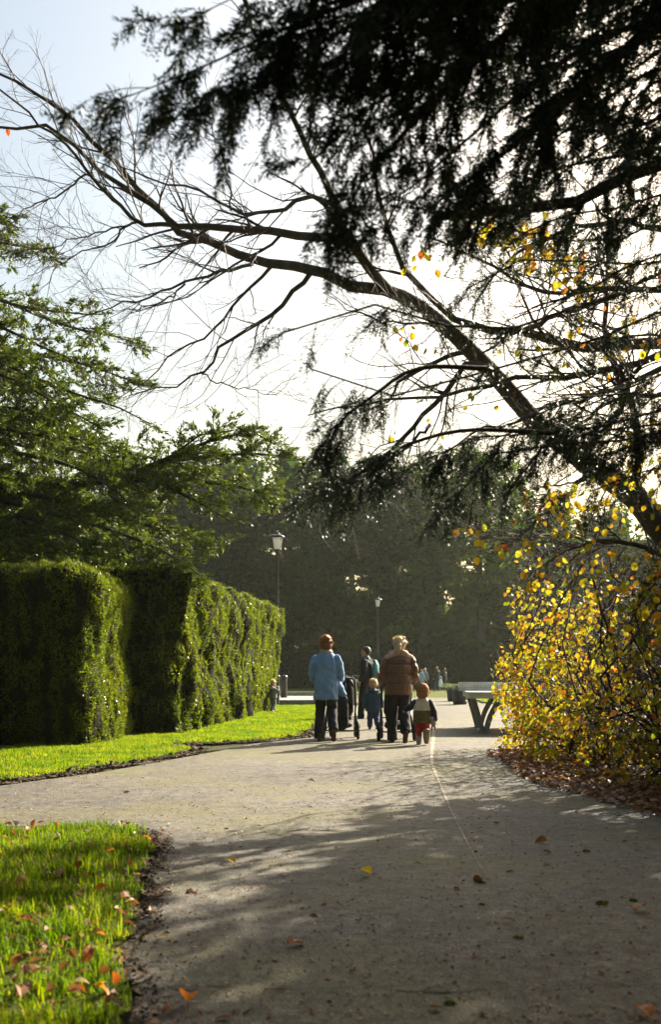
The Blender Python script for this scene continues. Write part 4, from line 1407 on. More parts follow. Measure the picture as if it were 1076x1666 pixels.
# ------------------------------------------------------------------ yew whose boughs hang over the viewer
def yew_near():
    rng = np.random.default_rng(31)
    base = np.array([2.9, 3.6, 0.0])
    root = empty("yew_tree", base)
    tag(root, "dark yew whose needle-covered boughs hang across the top of the view", "tree")
    tp = curve(np.vstack([base, base + [0.05, 0.05, 1.5], base + [-0.1, 0.1, 3.2], base + [0.1, 0.2, 5.2]]), 14)
    V, F = batch_tubes(tp[None] - base, taper(14, 0.28, 0.09)[None], 12)
    np_obj("trunk", V, F, M['darkbark'], root, True)
    br = [
        [(1500, -60, 3.4), (1100, -150, 3.2), (800, -90, 3.0), (600, -70, 2.9), (440, -35, 2.8), (370, -5, 2.8), (310, 30, 2.8)],
        [(1100, -150, 3.2), (760, -60, 3.0), (560, 10, 2.9), (430, 60, 2.85), (330, 110, 2.8), (250, 140, 2.8), (200, 160, 2.8)],
        [(760, -60, 3.0), (640, 0, 2.9), (540, 60, 2.9), (450, 110, 2.9), (360, 150, 2.9)],
        [(1400, -100, 3.6), (1000, -80, 3.4), (800, 20, 3.2), (690, 110, 3.1), (600, 180, 3.0), (520, 240, 3.0), (490, 280, 3.0)],
        [(1000, -80, 3.5), (820, 60, 3.3), (700, 170, 3.2), (620, 260, 3.1), (570, 320, 3.1), (560, 350, 3.1)],
        [(1400, 0, 3.9), (1076, 30, 3.7), (900, 110, 3.5), (780, 210, 3.4), (690, 290, 3.4), (620, 340, 3.3), (590, 360, 3.3)],
        [(1076, 30, 3.7), (930, 160, 3.6), (820, 250, 3.5), (740, 310, 3.5), (690, 345, 3.5)],
        [(1000, -80, 3.4), (900, -20, 3.3), (760, 20, 3.2), (640, 60, 3.1), (560, 110, 3.0)],
        [(1100, -150, 3.3), (950, -110, 3.2), (800, -50, 3.1), (690, 20, 3.0), (600, 60, 2.95)],
        [(1300, 60, 4.2), (1076, 110, 4.1), (950, 190, 4.0), (860, 260, 3.9), (800, 300, 3.9)],
        [(1300, 120, 4.5), (1076, 190, 4.4), (980, 240, 4.3), (900, 290, 4.3), (860, 330, 4.2)],
        [(1300, 30, 4.5), (1076, 60, 4.4), (980, 90, 4.3), (880, 120, 4.2), (800, 150, 4.2)],
        [(1300, -60, 4.5), (1076, -20, 4.4), (960, 20, 4.3), (860, 50, 4.2), (760, 90, 4.2)],
        [(1300, 200, 4.8), (1076, 268, 4.8), (1014, 289, 4.7), (960, 321, 4.7), (907, 335, 4.6), (832, 340, 4.6), (757, 348, 4.5), (709, 353, 4.5)],
        [(1300, 260, 5.0), (1110, 320, 5.0), (1040, 350, 4.9), (980, 400, 4.9), (960, 440, 4.9)],
        [(1300, 90, 5.0), (1090, 150, 5.0), (1020, 220, 4.9), (960, 280, 4.9)],
        [(1200, -40, 3.6), (1060, 0, 3.6), (960, 60, 3.6), (900, 120, 3.6)],
        [(1250, 60, 3.8), (1090, 120, 3.8), (1010, 180, 3.8), (960, 220, 3.8)],
        [(1250, -20, 4.0), (1090, 40, 4.0), (1010, 80, 4.0), (930, 130, 3.9)],
        [(1250, 100, 4.3), (1100, 170, 4.3), (1030, 230, 4.2), (990, 290, 4.2)],
        [(1250, 0, 4.6), (1080, 80, 4.6), (980, 150, 4.5), (890, 200, 4.5)],
        [(1250, -80, 4.0), (1080, -20, 4.0), (950, -10, 3.9), (850, 30, 3.9), (770, 60, 3.8)],
        [(1250, 160, 4.9), (1080, 240, 4.9), (960, 260, 4.8), (870, 290, 4.8), (800, 320, 4.7)],
        [(1250, -120, 3.4), (1060, -60, 3.4), (900, -30, 3.3), (720, -20, 3.2), (600, 10, 3.1)],
    ]
    K = 14
    P = np.array([pxcurve(b, K) for b in br])
    # each starts at the trunk
    hub = tp[7:12]
    for i in range(len(P)):
        h = hub[i % len(hub)]
        if np.linalg.norm(P[i, 0] - h) < 2.6 and br[i][0][0] >= 1200:
            P[i] = curve(np.vstack([h, P[i][1:]]), K)
    P -= base
    rad = np.array([taper(K, 0.024, 0.0025)] * len(P))
    rad[13] = taper(K, 0.05, 0.02)
    rad[[0, 1, 2, 7, 8]] = taper(K, 0.013, 0.0015)
    for i in range(len(P)):
        V, F = batch_tubes(P[i:i + 1], rad[i:i + 1], 7)
        np_obj("bough", V, F, M['darkbark'], root, True)
    A, ra = shoots(P, rad, 37, (0.20, 0.42), (0.5, 1.1), 7, 0.10, -0.10, (-0.2, 0, -0.25), 0.10, 1.0, 0.5, 0.0018, rng=rng, lenfall=0.35)
    B, rb = shoots(A, ra, 13, (0.07, 0.17), (0.4, 1.0), 3, 0.12, -0.12, (-0.05, 0, -0.3), 0.12, 1.0, 0.6, 0.0012, rng=rng, lenfall=0.4)
    # unseen upper crown, added above the view to keep sky light off the path
    Q = []
    for i in range(130):
        h = rng.uniform(3.6, 8.5)
        a = rng.uniform(0, 2 * np.pi)
        ln = np.interp(h, [3, 5, 7, 9], [3.4, 4.0, 3.0, 0.8]) * rng.uniform(0.7, 1.1)
        s = np.linspace(0, 1, 6)
        q = np.stack([base[0] + np.cos(a) * ln * s, base[1] + np.sin(a) * ln * s, h + ln * (0.35 * s - 0.4 * s ** 2)], 1)
        q[:, 2] = np.maximum(q[:, 2], CAM_H + 0.70 * np.maximum(q[:, 1], 0) + 0.75)
        Q.append(curve(q, 10))
    Q = np.array(Q) - base
    rq = np.array([taper(10, 0.035, 0.006)] * len(Q))
    G, rgd = shoots(Q, rq, 14, (0.4, 0.8), (0.5, 1.2), 6, 0.12, 0.0, (0, 0, 0.25), 0.15, 1.0, 0.5, 0.003, rng=rng, lenfall=0.4)
    V, F = merge([batch_tubes(Q, rq, 5), batch_tubes(G, rgd, 3)])
    np_obj("upper_boughs", V, F, M['darkbark'], root)["kind"] = "stuff"
    V, F = needles(G, 18, 0.20, 0.06, 0.9, 0.45, rng=rng)
    np_obj("upper_foliage", V, F, M['yew'], root)["kind"] = "stuff"
    V, F = batch_tubes(A, ra, 4)
    np_obj("twigs", V, F, M['darkbark'], root)["kind"] = "stuff"
    V, F = merge([needles(B, 11, 0.028, 0.0056, 0.95, 0.28, rng=rng), needles(A[:, 2:], 14, 0.026, 0.0054, 0.95, 0.28, rng=rng)])
    np_obj("foliage", V, F, M['yew'], root)["kind"] = "stuff"
    return root, base, tp


near_yew = yew_near()


# ------------------------------------------------------------------ second yew: low boughs in front of the far trees, its crown shades the path
def yew_far():
    rng = np.random.default_rng(32)
    base = np.array([7.8, 10.4, 0.0])
    root = empty("yew_tree", base)
    tag(root, "second dark yew beyond the shrubs whose crown shades the path", "tree")
    tp = curve(np.vstack([base, base + [0.05, 0.05, 2.0], base + [-0.1, 0.1, 5.0], base + [0.1, 0.2, 8.6]]), 14)
    V, F = batch_tubes(tp[None] - base, taper(14, 0.34, 0.06)[None], 12)
    np_obj("trunk", V, F, M['darkbark'], root, True)
    br = [
        [(1350, 560, 8.6), (1150, 640, 8.2), (1000, 690, 7.8), (900, 705, 7.6), (820, 700, 7.5), (750, 720, 7.4), (700, 745, 7.4), (660, 765, 7.4)],
        [(1350, 600, 8.6), (1100, 700, 8.0), (960, 720, 7.7), (870, 725, 7.5), (800, 740, 7.4), (750, 775, 7.4), (725, 830, 7.4)],
        [(1350, 600, 8.8), (1120, 680, 8.4), (980, 700, 8.2), (900, 720, 8.0), (850, 760, 7.9), (820, 810, 7.8)],
        [(1350, 520, 8.8), (1100, 600, 8.4), (980, 650, 8.2), (880, 690, 8.0), (800, 715, 7.9)],
        [(900, 705, 7.6), (760, 700, 7.4), (660, 725, 7.2), (600, 760, 7.1), (560, 790, 7.0), (520, 805, 7.0)],
        [(1350, 440, 8.6), (1100, 500, 8.0), (950, 560, 7.6), (800, 600, 7.2), (680, 640, 7.0), (590, 640, 6.8), (540, 615, 6.8), (505, 600, 6.8)],
        [(800, 600, 7.2), (680, 600, 6.9), (600, 650, 6.8), (550, 690, 6.8), (530, 750, 6.8)],
        [(1350, 380, 8.4), (1000, 480, 7.6), (800, 540, 7.0), (640, 500, 6.4), (540, 495, 6.2), (490, 510, 6.2), (465, 540, 6.2)],
        [(1350, 360, 8.8), (1120, 420, 8.4), (1000, 430, 8.2), (900, 420, 8.0), (820, 430, 7.9), (760, 470, 7.8)],
        [(1350, 300, 8.8), (1120, 340, 8.4), (980, 400, 8.2), (880, 380, 8.0), (780, 370, 7.9), (720, 400, 7.8)],
        [(1350, 640, 9.0), (1140, 740, 8.7), (1040, 770, 8.5), (960, 800, 8.4)],
        [(1350, 480, 9.0), (1140, 560, 8.7), (1060, 640, 8.5), (1000, 680, 8.4)],
        [(1350, 640, 8.8), (1150, 650, 8.4), (1020, 640, 8.2), (930, 650, 8.0), (860, 680, 7.9)],
        [(1350, 700, 8.8), (1150, 720, 8.4), (1040, 720, 8.2), (960, 750, 8.0), (900, 790, 7.9)],
        [(1350, 420, 8.8), (1180, 470, 8.4), (1060, 520, 8.2), (980, 540, 8.0)],
        [(1350, 200, 7.6), (1120, 300, 7.2), (1000, 340, 7.0), (920, 350, 6.9), (850, 380, 6.8)],
        [(1350, 330, 7.6), (1120, 400, 7.2), (1030, 430, 7.0), (960, 470, 6.9)],
    ]
    K = 14
    P = []
    for i, b in enumerate(br):
        p = [at(x, y, d_ * 0.67) for x, y, d_ in b]
        if b[0][0] >= 1200:      # these spring from the near yew
            p = [near_yew[2][8 + i % 4]] + p
        P.append(curve(p, K))
    nv = len(P)
    per = [78, 80, 62, 46, 40, 26, 26, 26, 18, 22, 24, 28, 26, 26, 18, 26, 22]
    # the crown beyond the picture's edge; shoots are cut where their shadow would fall on the lawn
    kx, ky = SUN_DIR.x / SUN_DIR.z, SUN_DIR.y / SUN_DIR.z

    def thin(x, y, z):
        gx, gy = x - kx * z, y - ky * z
        return gx > np.interp(gy, [-2, 1.5, 3.3, 6.75, 8.5, 10, 12.5], [0.0, -0.2, -0.4, -0.85, -0.5, 0.3, 1.6]) + 0.2 * np.sin(gy * 2.7) * np.sin(z * 2)
    for i in range(170):
        h = rng.uniform(1.3, 8.0)
        a = rng.uniform(0, 2 * np.pi)
        ln = np.interp(h, [1, 3, 6, 8.6], [2.6, 4.0, 3.4, 0.9]) * rng.uniform(0.7, 1.1)
        s = np.linspace(0, 1, 6)
        q = np.stack([base[0] + np.cos(a) * ln * s, base[1] + np.sin(a) * ln * s, h + ln * (0.35 * s - 0.45 * s ** 2)], 1)
        q = curve(q, K)
        if np.all(q[:, 0] > 0.345 * q[:, 1] + 0.2):
            P.append(q)
    P = np.array(P)
    P[:nv] -= near_yew[1]
    P[nv:] -= base
    rad = np.array([taper(K, 0.014, 0.004)] * len(P))
    for i in range(nv):
        V, F = batch_tubes(P[i:i + 1], rad[i:i + 1], 7)
        np_obj("bough", V, F, M['darkbark'], near_yew[0], True)
    parts, fol = [], []
    for i in range(nv):
        A, ra = shoots(P[i:i + 1], rad[i:i + 1], per[i], (0.2, 0.45), (0.5, 1.2), 7, 0.10, -0.16, (-0.15, 0, -0.35), 0.55 if i < 5 else 0.58, 1.0, 0.45, 0.002, rng=rng, lenfall=0.4)
        B, rb = shoots(A, ra, 9, (0.07, 0.17), (0.4, 1.0), 3, 0.12, -0.18, (-0.05, 0, -0.4), 0.1, 1.0, 0.6, 0.0014, rng=rng, lenfall=0.4)
        parts += [batch_tubes(A, ra, 4)]
        fol += [needles(B, 11, 0.024, 0.0046, 0.95, 0.3, rng=rng), needles(A[:, 2:], 12, 0.024, 0.0046, 0.95, 0.3, rng=rng)]
    V, F = merge(parts)
    np_obj("low_twigs", V, F, M['darkbark'], near_yew[0])["kind"] = "stuff"
    V, F = merge(fol)
    np_obj("low_foliage", V, F, M['yew'], near_yew[0])["kind"] = "stuff"
    parts, fol = [batch_tubes(P[nv:], rad[nv:], 5)], []
    A, ra = shoots(P[nv:], rad[nv:], 23, (0.4, 0.9), (0.5, 1.2), 6, 0.12, -0.05, None, 0.2, 1.0, 0.5, 0.003, rng=rng, lenfall=0.4)
    W = A[:, -1] + base
    k = thin(W[:, 0], W[:, 1], W[:, 2]) & (W[:, 0] > 0.345 * W[:, 1])
    A, ra = A[k], ra[k]
    parts.append(batch_tubes(A, ra, 3))
    fol.append(needles(A, 20, 0.17, 0.045, 0.9, 0.45, rng=rng))
    V, F = merge(parts)
    np_obj("twigs", V, F, M['darkbark'], root)["kind"] = "stuff"
    V, F = merge(fol)
    np_obj("foliage", V, F, M['yew'], root)["kind"] = "stuff"


yew_far()


# ------------------------------------------------------------------ lamps, posts, table, planters
def ground_at(x, y):
    d = FPX * CAM_H / (y - HY)
    return (x - CX) / FPX * d, d


def lamp(label, x, y, H=6.0):
    root = empty("street_lamp", (x, y, 0))
    tag(root, label, "lamp post", "black lantern lamp posts")
    b = MB()
    b.lathe([(0.13, 0), (0.13, 0.06), (0.10, 0.10), (0.085, 0.16), (0.085, 0.95), (0.10, 0.98), (0.10, 1.02), (0.07, 1.07)], seg=16)
    b.build("base", M['iron'], root, True)
    p = MB()
    p.lathe([(0.062, 1.05), (0.058, 2.4), (0.066, 2.42), (0.066, 2.46), (0.055, 2.5), (0.046, H - 0.72), (0.06, H - 0.70), (0.06, H - 0.66), (0.03, H - 0.62)], seg=14)
    p.build("pole", M['iron'], root, True)
    lant = empty("lantern")
    lant.parent = root
    z0, z1 = H - 0.62, H - 0.20
    g = 4
    w0, w1 = 0.10, 0.165
    for k in range(g):
        a0, a1 = math.pi / 4 + k * math.pi / 2, math.pi / 4 + (k + 1) * math.pi / 2
        q = []
        for (w, z, a) in ((w0, z0, a0), (w0, z0, a1), (w1, z1, a1), (w1, z1, a0)):
            q.append(Vector((w * 1.414 * math.cos(a), w * 1.414 * math.sin(a), z)))
        n = (q[1] - q[0]).cross(q[3] - q[0]).normalized() * 0.006
        vs = [v - n for v in q] + [v + n for v in q]
        py_obj("pane", vs, [(3, 2, 1, 0), (4, 5, 6, 7), (0, 1, 5, 4), (1, 2, 6, 5), (2, 3, 7, 6), (3, 0, 4, 7)], M['frost'], lant)
        m = MB()
        m.tube([q[0] * 1.0, q[3] * 1.0], 0.011, 6)
        m.build("corner_bar", M['iron'], lant)
    r = MB()
    r.lathe([(0.10, z0 - 0.05), (0.155, z0 - 0.01), (0.155, z0 + 0.012)], seg=4)
    for i, v in enumerate(r.v):
        a = math.pi / 4
        r.v[i] = (v[0] * math.cos(a) - v[1] * math.sin(a), v[0] * math.sin(a) + v[1] * math.cos(a), v[2])
    r.build("lantern_base", M['iron'], lant)
    t = MB()
    t.lathe([(0.27, z1 + 0.004), (0.27, z1 + 0.03), (0.20, z1 + 0.085), (0.10, z1 + 0.12), (0.085, z1 + 0.15), (0.10, z1 + 0.165), (0.04, z1 + 0.19), (0.022, z1 + 0.2), (0.034, z1 + 0.225), (0.005, z1 + 0.26)], seg=12)
    t.build("roof", M['iron'], lant, True)
    bl = MB()
    bl.lathe([(0.02, z0 + 0.02), (0.05, z0 + 0.12), (0.05, z0 + 0.2), (0.01, z0 + 0.26)], seg=10)
    bl.build("bulb", M['frost'], lant, True)


x, y = ground_at(451, 1148.5)
lamp("black lamp post with white lantern standing at the end of the hedge", x, y)
lamp("smaller-looking far lamp post seen above the man with the backpack", (615 - CX) / FPX * 63, 63.0)

x, y = ground_at(460, 1143)
rt = empty("litter_bin", (x, y + 1.0, 0.17))
b = MB(); b.lathe([(0.13, 0.0), (0.13, 0.72), (0.125, 0.74)], seg=16); b.build("bin_body", M['iron'], rt, True)
b = MB(); b.lathe([(0.155, 0.76), (0.155, 0.82), (0.13, 0.87), (0.03, 0.90)], seg=16); b.build("lid", M['iron'], rt, True)
b = MB()
for k in range(4):
    a = k * math.pi / 2 + 0.6
    b.tube([(0.118 * math.cos(a), 0.118 * math.sin(a), 0.7), (0.118 * math.cos(a), 0.118 * math.sin(a), 0.78)], 0.01, 5)
b.build("lid_support", M['iron'], rt)
tag(rt, "slim black post bin just right of the nearer lamp's base", "bin")

x, y = ground_at(576, 1147)
rt = empty("stone_post", (x, y, 0))
tag(rt, "short pale stone post behind the stroller of the woman in blue", "post")
b = MB(); b.box((0, 0, 0.05), (0.30, 0.30, 0.10)); b.build("plinth", M['stone'], rt, bevel=0.012)
b = MB(); b.box((0, 0, 0.44), (0.21, 0.21, 0.68), taper=0.93); b.build("shaft", M['stone'], rt, bevel=0.012)
b = MB(); b.box((0, 0, 0.80), (0.26, 0.26, 0.04)); b.box((0, 0, 0.865), (0.33, 0.33, 0.09), taper=0.8); b.build("cap", M['stone'], rt, bevel=0.012)

# low green railing behind the post
rt = empty("iron_railing", ((575 - CX) / FPX * 44, 44.2, 0))
tag(rt, "low dark green railing behind the stone post", "railing")
b = MB()
b.tube([(-0.55, 0, 0.98), (0, 0, 1.03), (0.55, 0, 0.98)], 0.022, 8)
b.tube([(-0.55, 0, 0.2), (0.55, 0, 0.2)], 0.016, 6)
b.build("rail", M['green_iron'], rt, True)
for k in range(2):
    b = MB(); b.tube([(-0.52 + k * 1.04, 0, 0), (-0.52 + k * 1.04, 0, 0.97)], 0.025, 8); b.build("post", M['green_iron'], rt, True)
for k in range(7):
    b = MB(); b.tube([(-0.39 + k * 0.13, 0, 0.2), (-0.39 + k * 0.13, 0, 1.0)], 0.009, 6); b.build("baluster", M['green_iron'], rt, True)
b = MB(); b.box((0.12, -0.03, 0.86), (0.34, 0.014, 0.2)); b.build("panel", M['green_iron'], rt, bevel=0.004)


def pingpong():
    ax = math.atan2(0.094, 1.0)
    root = empty("table_tennis_table", (2.48, 18.05, 0), -ax)
    tag(root, "grey steel table tennis table with perforated net beside the yellow shrub", "table")
    Lh, W = 1.37, 1.525
    for k in range(2):          # two halves of the top
        b = MB()
        b.box((W / 2, 0.003 + Lh / 2 + k * (Lh + 0.012), 0.745), (W, Lh, 0.03))
        b.build("table_top", M['zinc'], root, bevel=0.006)
        b = MB()
        y0, y1 = k * (Lh + 0.012) + 0.03, k * (Lh + 0.012) + Lh - 0.03
        b.box((W / 2, y0 + 0.01, 0.685), (W - 0.06, 0.02, 0.088))
        b.box((W / 2, y1 - 0.01, 0.685), (W - 0.06, 0.02, 0.088))
        b.box((0.04, (y0 + y1) / 2, 0.684), (0.02, y1 - y0 - 0.044, 0.086))
        b.box((W - 0.04, (y0 + y1) / 2, 0.684), (0.02, y1 - y0 - 0.044, 0.086))
        b.build("apron", M['zinc'], root)
    # perforated steel net, holes cut between bars
    nx, nz = 38, 4
    x0, x1, z0, z1 = -0.10, W + 0.10, 0.765, 0.915
    b = MB()
    cw, ch = (x1 - x0) / nx, (z1 - z0) / nz
    for i in range(nx + 1):
        b.box((x0 + i * cw, Lh + 0.006, (z0 + z1) / 2), (cw * 0.55, 0.008, z1 - z0))
    for k in range(nz + 1):
        b.box(((x0 + x1) / 2, Lh + 0.006, z0 + k * ch), (x1 - x0 + cw * 0.4, 0.0066, ch * (0.8 if k in (0, nz) else 0.5)))
    b.build("net", M['zinc'], root)
    # V-shaped legs: a straight plate and a curved one meet in one foot
    for yy in (0.30, 0.62, 2.15, 2.45):
        for s in (-1, 1):
            def X(v):
                return W / 2 + s * (W / 2 - v)
            def plate(pts, w, name):
                m = MB()
                P = curve([(p[0], yy, p[1]) for p in pts], 9)
                T = nrm(np.gradient(P, axis=0))
                nn = np.stack([T[:, 2], np.zeros(9), -T[:, 0]], 1)
                vs, fs = [], []
                for i in range(9):
                    for a, c in ((-1, -1), (1, -1), (1, 1), (-1, 1)):
                        vs.append(P[i] + nn[i] * w / 2 * a + np.array([0, 0.035 * c, 0]))
                for i in range(8):
                    for q in range(4):
                        r = (q + 1) % 4
                        fs.append((i * 4 + q, i * 4 + r, i * 4 + 4 + r, i * 4 + 4 + q))
                fs += [(3, 2, 1, 0), (32, 33, 34, 35)]
                m.add(vs, fs)
                m.build(name, M['leg_steel'], root, bevel=0.004)
            plate([(X(0.10), 0.73), (X(0.20), 0.4), (X(0.31), 0.0)], 0.085, "leg")
            plate([(X(0.36), 0.0), (X(0.44), 0.28), (X(0.55), 0.5), (X(0.70), 0.73)], 0.075, "leg")
            m = MB(); m.box((X(0.335), yy, 0.008), (0.17, 0.12, 0.016)); m.build("foot", M['leg_steel'], root, bevel=0.003)


pingpong()


def planter(x, y, r, h, lab, plab, seed, n=26, spread=0.75):
    root = empty("planter", (x, y, 0))
    tag(root, lab, "planter", "dark tubs at the path edge")
    b = MB()
    b.lathe([(r * 0.80, 0), (r * 0.84, 0.04), (r, h), (r * 0.93, h + 0.003), (r * 0.9, h - 0.05)], seg=20)
    b.build("tub", M['tub'], root, True)
    for k, z in enumerate((0.12, h - 0.08)):
        rr = r * (0.84 + 0.16 * (z - 0.04) / (h - 0.04)) + 0.008
        b = MB(); b.lathe([(rr - 0.01, z - 0.02), (rr, z - 0.02), (rr + 0.002, z + 0.02), (rr - 0.01, z + 0.02)], seg=20)
        b.build("hoop", M['iron'], root, True)
    b = MB(); b.lathe([(r * 0.9, h - 0.07), (r * 0.5, h - 0.045), (0.02, h - 0.04)], seg=16); b.build("soil", M['soil'], root, True)
    rng = np.random.default_rng(seed)
    pl = empty("potted_plant", (x, y, h - 0.04))
    tag(pl, plab, "plant", "plants in the dark tubs")
    a = rng.uniform(0, 2 * np.pi, n)
    s = np.linspace(0, 1, 8)[None]
    ln = rng.uniform(0.6, 1.0, n)[:, None] * spread
    P = np.stack([np.cos(a)[:, None] * ln * s, np.sin(a)[:, None] * ln * s, ln * (1.0 * s - 0.62 * s ** 2)], 2)
    P[:, :, :2] *= 1.0
    V, F = batch_tubes(P, np.linspace(0.008, 0.003, 8)[None] * np.ones((n, 1)), 4)
    np_obj("stem", V, F, M['fern'], pl)
    for i in range(n):
        V, F = needles(P[i:i + 1, 1:], 15, 0.12, 0.03, 1.0, 0.15, 0.1, rng=rng)
        np_obj("frond", V, F, M['fern'], pl)


x, y = ground_at(749, 1146)
planter(x, y, 0.30, 0.52, "dark round tub planter just left of the table's far end", "ferny pale green plant spreading over the nearer tub", 61, spread=0.68)
x, y = ground_at(740, 1141)
planter(x - 0.05, y, 0.27, 0.48, "second dark tub planter half hidden behind the nearer tub", "smaller ferny plant in the tub behind", 62, 18, 0.5)


# ------------------------------------------------------------------ people
def loft(pts, seg=14, side=(1, 0, 0), flat=False):
    """closed tapering body along points (x, y, z, r) or (x, y, z, rx, ry)"""
    P = np.array([p[:3] for p in pts], float)
    rx = np.array([p[3] for p in pts], float)
    ry = np.array([p[4] if len(p) > 4 else p[3] for p in pts], float)
    T = nrm(np.gradient(P, axis=0))
    s = np.array(side, float)
    if np.abs(T @ s).mean() > 0.85:
        s = np.array([0, 1.0, 0]) if abs(s[1]) < 0.5 else np.array([0, 0, 1.0])
    S = nrm(s - (T @ s)[:, None] * T)
    U = np.cross(T, S)
    rings = []
    m0, m1 = (rx[0] + ry[0]) / 2, (rx[-1] + ry[-1]) / 2
    seq = [(P[0] - T[0] * m0 * 0.75, 0.45, 0), (P[0] - T[0] * m0 * 0.42, 0.86, 0)] + [(P[i], 1.0, i) for i in range(len(P))]
    if flat:      # a cut hem instead of a rounded end
        seq[0] = (P[0] - T[0] * 0.004, 0.9, 0)
        seq[1] = (P[0] - T[0] * 0.002, 0.985, 0)
    e = len(P) - 1
    seq += [(P[e] + T[e] * m1 * 0.42, 0.86, e), (P[e] + T[e] * m1 * 0.75, 0.45, e)]
    a = np.arange(seg) * 2 * np.pi / seg
    V = []
    for c, k, i in seq:
        V.append(c + k * (rx[i] * np.cos(a)[:, None] * S[i] + ry[i] * np.sin(a)[:, None] * U[i]))
    n = len(seq)
    V = np.vstack(V)
    F = []
    for i in range(n - 1):
        for k in range(seg):
            b = (k + 1) % seg
            F.append((i * seg + k, i * seg + b, (i + 1) * seg + b, (i + 1) * seg + k))
    F.append(tuple(reversed(range(seg))))
    F.append(tuple((n - 1) * seg + k for k in range(seg)))
    return V, F


def ell(c, r, seg=14):
    x, y, z = c
    rx, ry, rz = r if not np.isscalar(r) else (r, r, r)
    pts = []
    for t in np.linspace(-0.92, 0.92, 9):
        k = math.sqrt(1 - t * t)
        pts.append((x, y, z + rz * t, rx * k, ry * k))
    P = np.array(pts)
    a = np.arange(seg) * 2 * np.pi / seg
    V = [np.array([[x, y, z - rz]])]
    for p in pts:
        V.append(np.stack([p[0] + p[3] * np.cos(a), p[1] + p[4] * np.sin(a), np.full(seg, p[2])], 1))
    V.append(np.array([[x, y, z + rz]]))
    V = np.vstack(V)
    F = []
    for k in range(seg):
        F.append((0, 1 + (k + 1) % seg, 1 + k))
    for i in range(8):
        for k in range(seg):
            b = (k + 1) % seg
            F.append((1 + i * seg + k, 1 + i * seg + b, 1 + (i + 1) * seg + b, 1 + (i + 1) * seg + k))
    for k in range(seg):
        F.append((len(V) - 1, 1 + 8 * seg + k, 1 + 8 * seg + (k + 1) % seg))
    return V, F


def organic(name, prims, mat, parent, voxel=0.012, smooth=3, wr=0.0, wscale=9.0, wst=(1, 1, 1), decimate=0.0):
    """grow many overlapping bodies together into one continuous skin"""
    mb = MB()
    for v, f in prims:
        mb.add(v, f)
    me = bpy.data.meshes.new(name)
    me.from_pydata(mb.v, [], mb.f)
    bm = bmesh.new()
    bm.from_mesh(me)
    bmesh.ops.recalc_face_normals(bm, faces=bm.faces)
    bm.to_mesh(me)
    bm.free()
    o = bpy.data.objects.new(name, me)
    COL.objects.link(o)
    rm = o.modifiers.new("r", 'REMESH')
    rm.mode = 'VOXEL'
    rm.voxel_size = voxel
    rm.use_smooth_shade = True
    if smooth:
        s = o.modifiers.new("s", 'SMOOTH')
        s.factor = 0.5
        s.iterations = smooth
    dg = bpy.context.evaluated_depsgraph_get()
    m2 = bpy.data.meshes.new_from_object(o.evaluated_get(dg))
    m2.name = name
    COL.objects.unlink(o)
    bpy.data.objects.remove(o)
    bpy.data.meshes.remove(me)
    if wr:      # folds in the cloth
        n = len(m2.vertices)
        co = np.empty(n * 3, np.float32)
        m2.vertices.foreach_get("co", co)
        co = co.reshape(-1, 3)
        no = np.empty(n * 3, np.float32)
        m2.vertices.foreach_get("normal", no)
        no = no.reshape(-1, 3)
        k = np.array([mnoise.noise(Vector((c[0] * wscale * wst[0], c[1] * wscale * wst[1], c[2] * wscale * wst[2]))) for c in co])
        k = 1 - 2 * np.abs(k)
        co = co + no * (k * wr)[:, None]
        m2.vertices.foreach_set("co", co.astype(np.float32).ravel())
        m2.update()
    m2.materials.clear()
    m2.materials.append(mat)
    for p in m2.polygons:
        p.use_smooth = True
    return link(bpy.data.objects.new(name, m2), parent)


def hand(w, d, thumb, s=1.0, curl=0.5):
    """palm and five bent fingers; w wrist, d along the hand, thumb towards its side"""
    w, d, th = np.array(w, float), nrm(np.array(d, float)), nrm(np.array(thumb, float))
    th = nrm(th - (th @ d) * d)
    nn = np.cross(d, th)
    if nn[2] > 0:
        nn = -nn
    out = []
    pe = w + d * 0.085 * s
    out.append(loft([(*(w + d * 0.0), 0.022 * s, 0.018 * s), (*(w + d * 0.045 * s), 0.036 * s, 0.014 * s), (*pe, 0.036 * s, 0.013 * s)], 10, tuple(th)))
    for i, (o, l) in enumerate(((0.028, 0.068), (0.010, 0.078), (-0.009, 0.072), (-0.027, 0.056))):
        b = pe + th * o * s - d * 0.01 * s
        k = b + (d * math.cos(curl * 0.5) + nn * math.sin(curl * 0.5)) * l * 0.45 * s
        e = k + (d * math.cos(curl * 1.7) + nn * math.sin(curl * 1.7)) * l * 0.5 * s
        out.append(loft([(*b, 0.0095 * s), (*k, 0.0088 * s), (*e, 0.0075 * s)], 7))
    b = w + d * 0.025 * s + th * 0.024 * s
    k = b + (d * 0.6 + th * 0.7) * 0.035 * s
    e = k + (d * 0.9 + th * 0.15 + nn * 0.3) * 0.032 * s
    out.append(loft([(*b, 0.0125 * s), (*k, 0.011 * s), (*e, 0.0085 * s)], 7))
    return out


